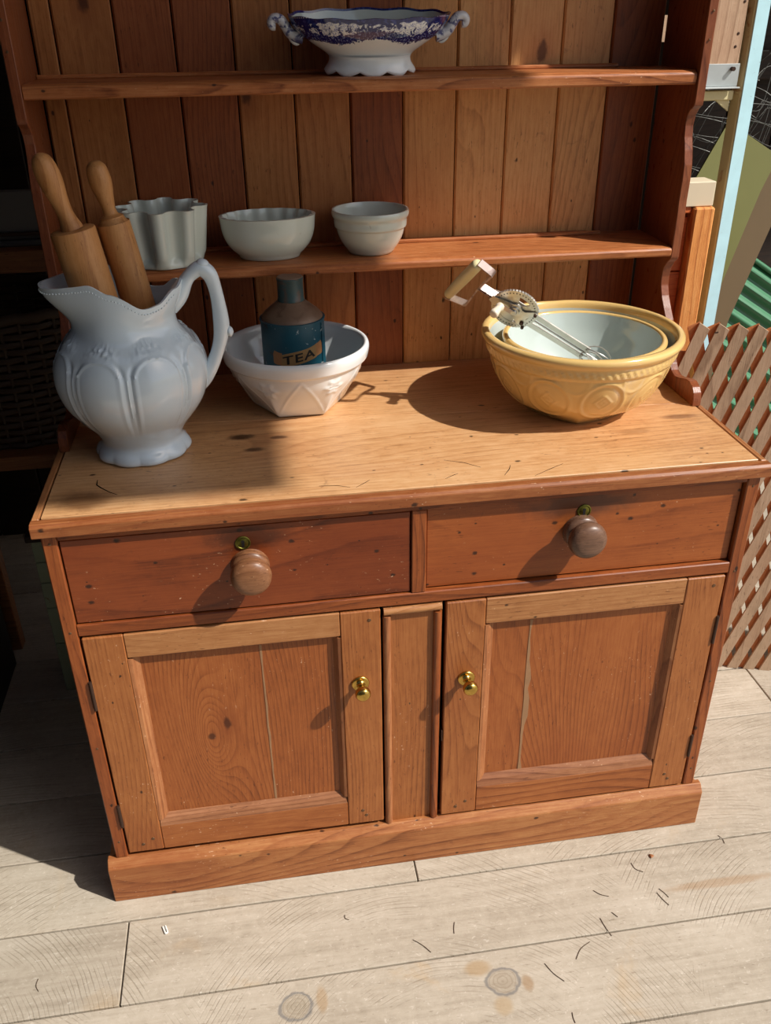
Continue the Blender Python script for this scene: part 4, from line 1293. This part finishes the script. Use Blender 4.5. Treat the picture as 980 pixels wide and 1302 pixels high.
rev('boss', dense([(0.015, 0.0), (0.0145, 0.002), (0.0105, 0.0025), (0.0095, 0.006), (0.0065, 0.0065), (0.0055, 0.010), (0.001, 0.0105)], 0.001), 28, gc + Nn * 0.004, M_steel, eb, M=axis_mat(Nn))
# crank
K = E(GC[0], GC[1], 0.0165)
Kend = Vector((0.190, 0.266, 1.068))
Kend = Kend + Nn * ((K - Kend).dot(Nn))
cr = strap('crank_arm', [K, K + (Kend - K) * 0.5 + Nn * 0.001, Kend], 0.009, 0.0018, (Kend - K).cross(Nn), M_steel_rust, eb)
rev('crank_knob', dense([(0.0045, 0.0), (0.0075, 0.002), (0.0082, 0.007), (0.0066, 0.013), (0.0075, 0.020), (0.0085, 0.028), (0.0070, 0.032), (0.003, 0.033)], 0.0015), 20, Kend, M_bone, cr, M=axis_mat(Nn + Vector((-0.3, 0, 0.1))), label='white turned crank knob')
# pinions and shafts
for w_ in (-0.013, 0.011):
    rev('pinion', [(0.0045, 0.0), (0.0062, 0.001), (0.0062, 0.008), (0.0045, 0.009)], 12, E(0.098, w_, 0.0), M_steel_rust, eb, M=axis_mat(A), angle=20)
    strap('shaft', [E(0.104, w_, 0), E(0.175, w_ * 0.9, 0), E(0.236, w_ * 0.9, 0)], 0.011, 0.0030, Wv, M_steel, eb)
tube('centre_rod', [E(0.10, 0, 0), E(0.282, 0, 0)], 0.0018, M_steel, eb, n=8)
rev('screw', [(0.004, 0), (0.004, 0.003), (0.002, 0.0038)], 12, E(0.099, -0.012, 0.0095), M_iron, eb, M=axis_mat(Nn))
rev('screw', [(0.0032, 0), (0.003, 0.003), (0.0015, 0.0038)], 12, E(0.108, 0.020, 0.0095), M_iron, eb, M=axis_mat(Nn))
rev('screw', [(0.0032, 0), (0.003, 0.003), (0.0015, 0.0038)], 12, E(0.106, -0.020, 0.0095), M_iron, eb, M=axis_mat(Nn))
for sgn, c0 in ((-1, -0.012), (1, 0.010)):
    for tw in (0.5, 0.5 + PI / 2):
        dv = Wv * math.cos(tw) + Nn * math.sin(tw)
        pts = [E(0.229, c0 * 0.9) + dv * (0.018 * math.sin(PI * i / 20) ** 0.7 * s_) + A * (0.062 * i / 20) for s_ in (1,) for i in range(21)]
        pts2 = [E(0.229, c0 * 0.9) - dv * (0.018 * math.sin(PI * i / 20) ** 0.7) + A * (0.062 * i / 20) for i in range(20, -1, -1)]
        tube('beater_blade', pts + pts2[1:], 0.0013, M_steel, eb, n=6)

# ------------------------------------------------------------------ trellis panel on the right
la = math.radians(-17)
ld = Vector((math.cos(la), math.sin(la), 0)); ln = Vector((math.sin(la), -math.cos(la), 0))   # ln towards the viewer
L0 = Vector((0.9345, 0.4766, 0))
tr = thing('trellis_panel', 'diagonal wooden trellis panel standing on the floor right of the dresser', 'trellis', L0)
HT = 0.945
RUN = 0.278
S0, S1 = -0.262, 0.75
slw = 0.0270      # width along the floor line


def slat_verts(sb, front, lo=0.0, hi=HT):
    """parallelogram slat; sb = foot position, clipped between heights"""
    sg = 1 if front else -1
    slw = 0.0270 if front else 0.0300
    off0, off1 = (0.0045, 0.0105) if front else (-0.0045, 0.0040)
    k = RUN / HT
    V = []
    cut = 0.014 if hi == HT else 0.0
    for n_ in (off0, off1):
        V += [(sb + sg * lo * k, lo, n_), (sb + slw + sg * lo * k, lo, n_), (sb + slw + sg * (hi - (cut if front else 0)) * k, hi - (cut if front else 0), n_),
              (sb + sg * (hi - (0 if front else cut)) * k, hi - (0 if front else cut), n_)]
    return [ld * s_ + Vector((0, 0, z_)) + ln * n_ for s_, z_, n_ in V]


SF = [[3, 2, 1, 0], [4, 5, 6, 7], [0, 1, 5, 4], [1, 2, 6, 5], [2, 3, 7, 6], [3, 0, 4, 7]]
pitch = 0.0415
for front in (True, False):
    full = None
    i0 = -14
    for i in range(i0, 34):
        sb = i * pitch + (0.006 if front else 0.006 + 2 * RUN - slw - 13 * pitch)
        if front:
            lo = max(0.0, (S0 - sb) * HT / RUN); hi = min(HT, (S1 - sb) * HT / RUN)
        else:
            lo = max(0.0, (sb - S1) * HT / RUN); hi = min(HT, (sb - S0) * HT / RUN)
        if hi - lo < 0.06: continue
        mat = W_trellis if front else W_trellis2
        if lo == 0.0 and hi == HT:
            if full is None:
                o = link_mesh('slat', [L0 + v for v in slat_verts(0, front)], SF, mat, tr)
                full = o.data
                o.location = ld * sb
            else:
                o = bpy.data.objects.new('slat', full)
                col.objects.link(o); o.parent = tr; o.location = ld * sb
            o.location += ln * random.uniform(0, 0.0008)
        else:
            link_mesh('slat', [L0 + v for v in slat_verts(sb, front, lo, hi)], SF, mat, tr)

# ------------------------------------------------------------------ things behind on the right
# angle post with bracket arm and galvanised plate
PX, PY = 0.882, 0.80
mp = thing('metal_post', 'upright metal post, cream-yellow on one face and pale blue on the other, behind the trellis', 'post', (PX, PY, 0))
Mr = Matrix.Rotation(math.radians(12), 3, 'Z')


def rbox(name, x0, x1, y0, y1, z0, z1, mat, parent, M, c, bev=0.002):
    v, f = box_data(x0, x1, y0, y1, z0, z1, bev)
    return link_mesh(name, [Vector(c) + M @ p for p in v], f, mat, parent)


rbox('post', -0.018, 0.018, -0.018, 0.018, 0, 2.4, M_pole_y, mp, Mr, (PX, PY, 0), 0.004)
rbox('painted_face', -0.0165, 0.0185, -0.0205, -0.0182, 0, 2.4, M_pole_b, mp, Mr, (PX, PY, 0), 0.0006)
box('bracket_arm', 0.66, 0.858, 0.792, 0.812, 1.368, 1.388, M_pole_y, mp, bev=0.002)
prism('gusset', [(0.853, 1.368), (0.853, 1.345), (0.82, 1.368)], 0.797, 0.803, 'Y', M_pole_y, mp)
box('fixing_plate', 0.66, 0.856, 0.781, 0.7845, 1.397, 1.442, M_galv, mp, bev=0.0006)
box('fixing_plate', 0.66, 0.856, 0.7655, 0.7845, 1.3935, 1.3965, M_galv, mp, bev=0.0006)
tube('bolt', [(0.838, 0.784, 1.432), (0.838, 0.772, 1.432)], 0.0045, M_iron, mp, n=10)
sp = thing('sawn_plank', 'pale rough-sawn plank held upright against the metal post, above the galvanised bracket', 'plank', (0.80, 0.80, 1.44))
box('plank', 0.66, 0.854, 0.7855, 0.815, 1.3965, 2.35, W_sawn, sp, bev=0.002)
for (x_, z_) in ((0.842, 1.50), (0.84, 1.475), (0.845, 1.56), (0.775, 1.55)):
    rev('screw_head', [(0.003, 0), (0.0028, 0.0008), (0.001, 0.0012)], 10, (x_, 0.7854, z_), M_iron, sp, M=axis_mat((0, -1, 0)))

# orange timber frame behind the dresser's end
of = thing('orange_timber_frame', 'orange stained timber post with boards, standing behind the dresser right side', 'timber frame', (0.78, 0.74, 0))
box('post', 0.757, 0.806, 0.69, 0.765, 0, 1.158, W_orange, of, bev=0.004)
for k in range(9):
    box('board', 0.615, 0.756, 0.715, 0.735, 0.012 + 0.125 * k, 0.134 + 0.125 * k, W_orange_h, of, bev=0.002)
box('top_rail', 0.615, 0.756, 0.705, 0.765, 1.144, 1.158, W_orange_h, of, bev=0.002)
o = box('carton', 0.63, 0.803, 0.70, 0.76, 1.1585, 1.212, M_carton, None, bev=0.002)
tag(recenter(o, (0.722, 0.73, 1.1585)), 'cream carton lying on top of the orange timber frame', 'box')


def lean_sheet(name, poly, ybot, ytop, th, mat, label, cat):
    """sheet whose outline is given in (x, z); leans back from ybot at z=0 to ytop at its top"""
    zt = max(p[1] for p in poly)
    V = [(x_, ybot + (ytop - ybot) * z_ / zt, z_) for x_, z_ in poly] + [(x_, ybot + th + (ytop - ybot) * z_ / zt, z_) for x_, z_ in poly]
    n_ = len(poly)
    o = link_mesh(name, V, [list(range(n_)), [n_ + i for i in range(n_)][::-1]] + [[i, n_ + i, n_ + (i + 1) % n_, (i + 1) % n_] for i in range(n_)], mat)
    x_ = sum(p[0] for p in poly) / n_
    tag(recenter(o, (x_, ybot, 0)), label, cat)
    return o


lean_sheet('olive_sheet', [(0.66, 0.0), (0.80, 0.0), (0.985, 0.80), (1.02, 0.90), (1.09, 1.13), (1.125, 1.215), (0.975, 1.300), (0.885, 1.13), (0.84, 0.80)], 0.93, 1.01, 0.006, M_olive, 'olive-green sheet leaning behind the blue metal post', 'sheet')
lean_sheet('brown_sheet', [(0.92, 0.0), (1.0, 0.0), (1.092, 0.77), (1.165, 1.03), (1.22, 1.22), (1.10, 1.22), (1.0, 0.75)], 1.05, 1.04, 0.006, M_brownsheet, 'brown sheet leaning between the olive sheet and the green corrugated sheet', 'sheet')

# green corrugated sheet lying askew against the wall
dv = Vector((math.cos(math.radians(32)), 0, -math.sin(math.radians(32)))); ev = Vector((math.sin(math.radians(32)), 0, math.cos(math.radians(32))))
V = []; Fc = []
c0 = Vector((1.195, 1.20, 0.925))
NE_, ND_ = 140, 2
for lay in (0, 0.004):
    for i in range(NE_ + 1):
        e_ = -0.68 * i / NE_
        for j in range(ND_):
            p = c0 + ev * e_ + dv * (-0.30 + 0.90 * j)
            V.append(p + Vector((0, lay + 0.12 * p.z + 0.0085 * math.cos(2 * PI * e_ / 0.045), 0)))
n1_ = (NE_ + 1) * ND_
for i in range(NE_):
    a_ = i * 2
    Fc += [[a_, a_ + 2, a_ + 3, a_ + 1], [n1_ + a_, n1_ + a_ + 1, n1_ + a_ + 3, n1_ + a_ + 2], [a_, n1_ + a_, n1_ + a_ + 2, a_ + 2], [a_ + 1, a_ + 3, n1_ + a_ + 3, n1_ + a_ + 1]]
Fc += [[0, 1, n1_ + 1, n1_], [NE_ * 2, n1_ + NE_ * 2, n1_ + NE_ * 2 + 1, NE_ * 2 + 1]]
gs = thing('corrugated_sheet', 'green corrugated plastic sheet standing askew behind the trellis at the right edge', 'sheet', (1.3, 1.25, 0))
link_mesh('ribbed_sheet', V, Fc, M_greenplast, gs, smooth=True)
tube('edge_trim', [c0 + ev * 0.006 + dv * -0.30 + Vector((0, 0.12 * (c0 + dv * -0.3).z, 0)), c0 + ev * 0.006 + dv * 0.60 + Vector((0, 0.12 * (c0 + dv * 0.6).z, 0))], 0.008, M_greenplast, gs, n=10)
o = box('green_plank', 1.30, 1.345, 1.44, 1.465, 0.0, 1.12, plain('moss_green_paint', srgb(118, 116, 40), 0.6), None, bev=0.002)
tag(recenter(o, (1.32, 1.45, 0)), 'mossy green upright plank behind the green corrugated sheet', 'plank')

# coil of tangled wire netting
random.seed(11)
ds = []
wx0, wx1, wz0, wz1 = 0.84, 1.22, 1.12, 1.42
for fam in range(2):
    for i in range(13):
        pts = []
        ph1, ph2 = random.uniform(0, 6), random.uniform(0, 6)
        for j in range(11):
            t = j / 10
            if fam == 0:
                x_ = wx0 + (wx1 - wx0) * t; z_ = wz0 + (wz1 - wz0) * (i / 12) - 0.10 * t + 0.012 * math.sin(5 * t + ph1)
            else:
                x_ = wx0 + (wx1 - wx0) * (i / 12) + 0.16 * (t - 0.5); z_ = wz0 + (wz1 - wz0) * t + 0.012 * math.sin(4 * t + ph1)
            y_ = 1.13 + 0.06 * math.sin(x_ * 11) + 0.02 * math.sin(z_ * 17 + ph2)
            pts.append((x_, y_, z_))
        ds.append(tube_data(catmull(pts, 2), 0.0008, 4))
for i in range(12):
    c_ = (random.uniform(0.98, 1.16), 1.12 + random.uniform(-.03, .03), random.uniform(1.26, 1.42))
    r_ = random.uniform(0.03, 0.09); a0 = random.uniform(0, 6)
    pts = [(c_[0] + r_ * math.cos(a0 + t * 0.4), c_[1] + 0.02 * math.sin(t), c_[2] + 0.8 * r_ * math.sin(a0 + t * 0.4)) for t in range(9)]
    ds.append(tube_data(catmull(pts, 2), 0.0009, 4))
# stems down to the floor that hold the roll up
ds.append(tube_data([(1.02, 1.13, 1.3), (1.03, 1.15, 0.6), (1.02, 1.16, 0.0)], 0.0012, 4))
V, Fc = join_data(*ds)
o = link_mesh('wire_netting', V, Fc, M_wire)
tag(recenter(o, (1.02, 1.15, 0)), 'tangled roll of grey wire netting in the dark behind the metal post', 'wire netting')
o = tube('hose', catmull([(1.03, 1.40, 1.40), (1.10, 1.41, 1.46), (1.19, 1.42, 1.52), (1.32, 1.44, 1.60), (1.45, 1.46, 1.62), (1.52, 1.47, 1.55)], 8), 0.0065, M_cable, None, n=10)
tag(recenter(o, (1.19, 1.42, 1.52)), 'yellow hose looped in the dark above the wire netting', 'hose')

# ------------------------------------------------------------------ the dark left side
gp_ = thing('green_cupboard', 'pale green painted board cupboard with flaking paint, in shadow left behind the dresser', 'cupboard', (-0.71, 0.8, 0))
zz = 0.0
for k, hgt in enumerate((0.155, 0.11, 0.075, 0.06, 0.06)):
    box('board', -0.815, -0.615, 0.66, 0.68, zz + 0.001, zz + hgt - 0.001, M_greenpaint, gp_, bev=0.0015)
    zz += hgt
box('carcass', -0.813, -0.617, 0.681, 0.80, 0.0, 0.455, W_dark, gp_, bev=0)
box('top_board', -0.825, -0.612, 0.652, 0.81, 0.461, 0.478, W_dark, gp_, bev=0.002)

ss = thing('storage_rack', 'dark wooden storage rack standing against the wall left of the dresser', 'rack', (-1.2, 1.1, 0))
for (z0_, z1_) in ((0.555, 0.592), (1.045, 1.094), (1.50, 1.53)):
    box('shelf', -1.72, -0.64, 0.86, 1.40, z0_, z1_, W_store, ss, bev=0.002)
for x_ in (-1.72, -0.68):
    box('upright', x_, x_ + 0.04, 1.36, 1.40, 0.0, 1.9, W_store, ss, bev=0.002)
box('upright', -1.02, -0.965, 0.861, 0.90, 0.0, 0.554, W_store, ss, bev=0.002)
box('upright', -1.72, -1.68, 0.861, 0.90, 0.0, 0.554, W_store, ss, bev=0.002)
tb = thing('grey_tray', 'flat grey painted tray standing on the upper board of the dark storage rack', 'tray', (-0.85, 0.95, 1.0942))
box('tray_front', -1.10, -0.66, 0.905, 0.92, 1.108, 1.215, M_greybox, tb, bev=0.003)
box('tray_base', -1.10, -0.66, 0.90, 1.25, 1.0942, 1.107, M_greybox, tb, bev=0.003)
box('tray_lip', -1.10, -0.66, 0.898, 0.904, 1.118, 1.126, M_iron, tb, bev=0.001)

wk = thing('wicker_basket', 'dark woven wicker basket on the lower board of the storage rack', 'basket', (-0.88, 1.08, 0.5925))
ds = []; rx_, ry_ = 0.22, 0.17
for i in range(17):
    z_ = 0.60 + 0.019 * i
    pts = []
    for k in range(72):
        t = 2 * PI * k / 72
        wv = 0.006 * math.cos(18 * t + (PI if i % 2 else 0))
        g = 1 + 0.12 * i / 17
        pts.append((-0.88 + (rx_ * g + wv) * math.cos(t), 1.08 + (ry_ * g + wv) * math.sin(t), z_))
    ds.append(tube_data(pts, 0.0075, 6, closed=True))
V, Fc = join_data(*ds)
link_mesh('woven_side', V, Fc, M_wicker, wk, smooth=True, kind='stuff')
ds = []
for k in range(36):
    t = 2 * PI * k / 36
    ds.append(tube_data([(-0.88 + rx_ * math.cos(t), 1.08 + ry_ * math.sin(t), 0.594), (-0.88 + rx_ * 1.12 * math.cos(t), 1.08 + ry_ * 1.12 * math.sin(t), 0.925)], 0.004, 6))
V, Fc = join_data(*ds)
link_mesh('stakes', V, Fc, M_wicker, wk, smooth=True, kind='stuff')
pts = [(-0.88 + rx_ * 1.13 * math.cos(2 * PI * k / 60), 1.08 + ry_ * 1.13 * math.sin(2 * PI * k / 60), 0.928 + 0.003 * math.cos(20 * 2 * PI * k / 60)) for k in range(60)]
tube('rim', pts, 0.013, M_wicker, wk, n=8, closed=True)

# ------------------------------------------------------------------ small litter on the floor
stalks = [((0.438, -0.092), (0.454, -0.117), 0.006), ((0.337, -0.143), (0.363, -0.161), 0.003), ((0.461, -0.168), (0.473, -0.199), 0.001), ((0.469, -0.16), (0.48, -0.182), -0.001), ((0.355, -0.196), (0.363, -0.208), 0.0),
          ((0.045, -0.168), (0.039, -0.192), 0.001), ((-0.042, -0.192), (-0.013, -0.223), -0.002), ((0.328, -0.205), (0.336, -0.245), 0.001), ((0.291, -0.25), (0.253, -0.28), 0.005), ((0.192, -0.279), (0.217, -0.318), 0.003),
          ((0.212, -0.376), (0.211, -0.395), 0.001), ((0.649, -0.055), (0.653, -0.077), -0.003), ((-0.165, -0.118), (-0.158, -0.130), 0.004), ((-0.74, -0.16), (-0.735, -0.185), 0.004)]
for i, (a, b, bend) in enumerate(stalks):
    a = Vector((*a, 0.0009)); b = Vector((*b, 0.0009))
    pr = (b - a).cross(Vector((0, 0, 1))).normalized()
    pts = catmull([a, (a + b) / 2 + pr * bend, b], 4)
    o = tube('dry_stalk', pts, 0.0006, M_straw, None, n=5)
    tag(recenter(o, (a.x, a.y, 0)), 'hair-thin dry stalk lying on the pale floorboards', 'stalk', 'dry stalks on the floorboards')
o = tube('plastic_clip', roundcorner([(-0.5185, -0.088, 0.002), (-0.5125, -0.104, 0.002), (-0.5085, -0.102, 0.002), (-0.514, -0.087, 0.002)], 0.0015), 0.0018, M_plastic, None, n=6)
tag(recenter(o, (-0.515, -0.094, 0)), 'tiny white bent plastic clip on the floorboards before the dresser', 'clip')
v, f = rev_data(dense([(0.001, 0), (0.0045, 0.0008), (0.005, 0.002), (0.003, 0.0038), (0.0005, 0.0042)], 0.0015), 9, (0.486, -0.083, 0), lambda r, z, p: (r * (1 + 0.25 * math.cos(3 * p)), z))
o = link_mesh('wood_chip', v, f, W_store)
tag(recenter(o, (0.486, -0.083, 0)), 'small brown wood chip on the floorboards at right', 'chip')
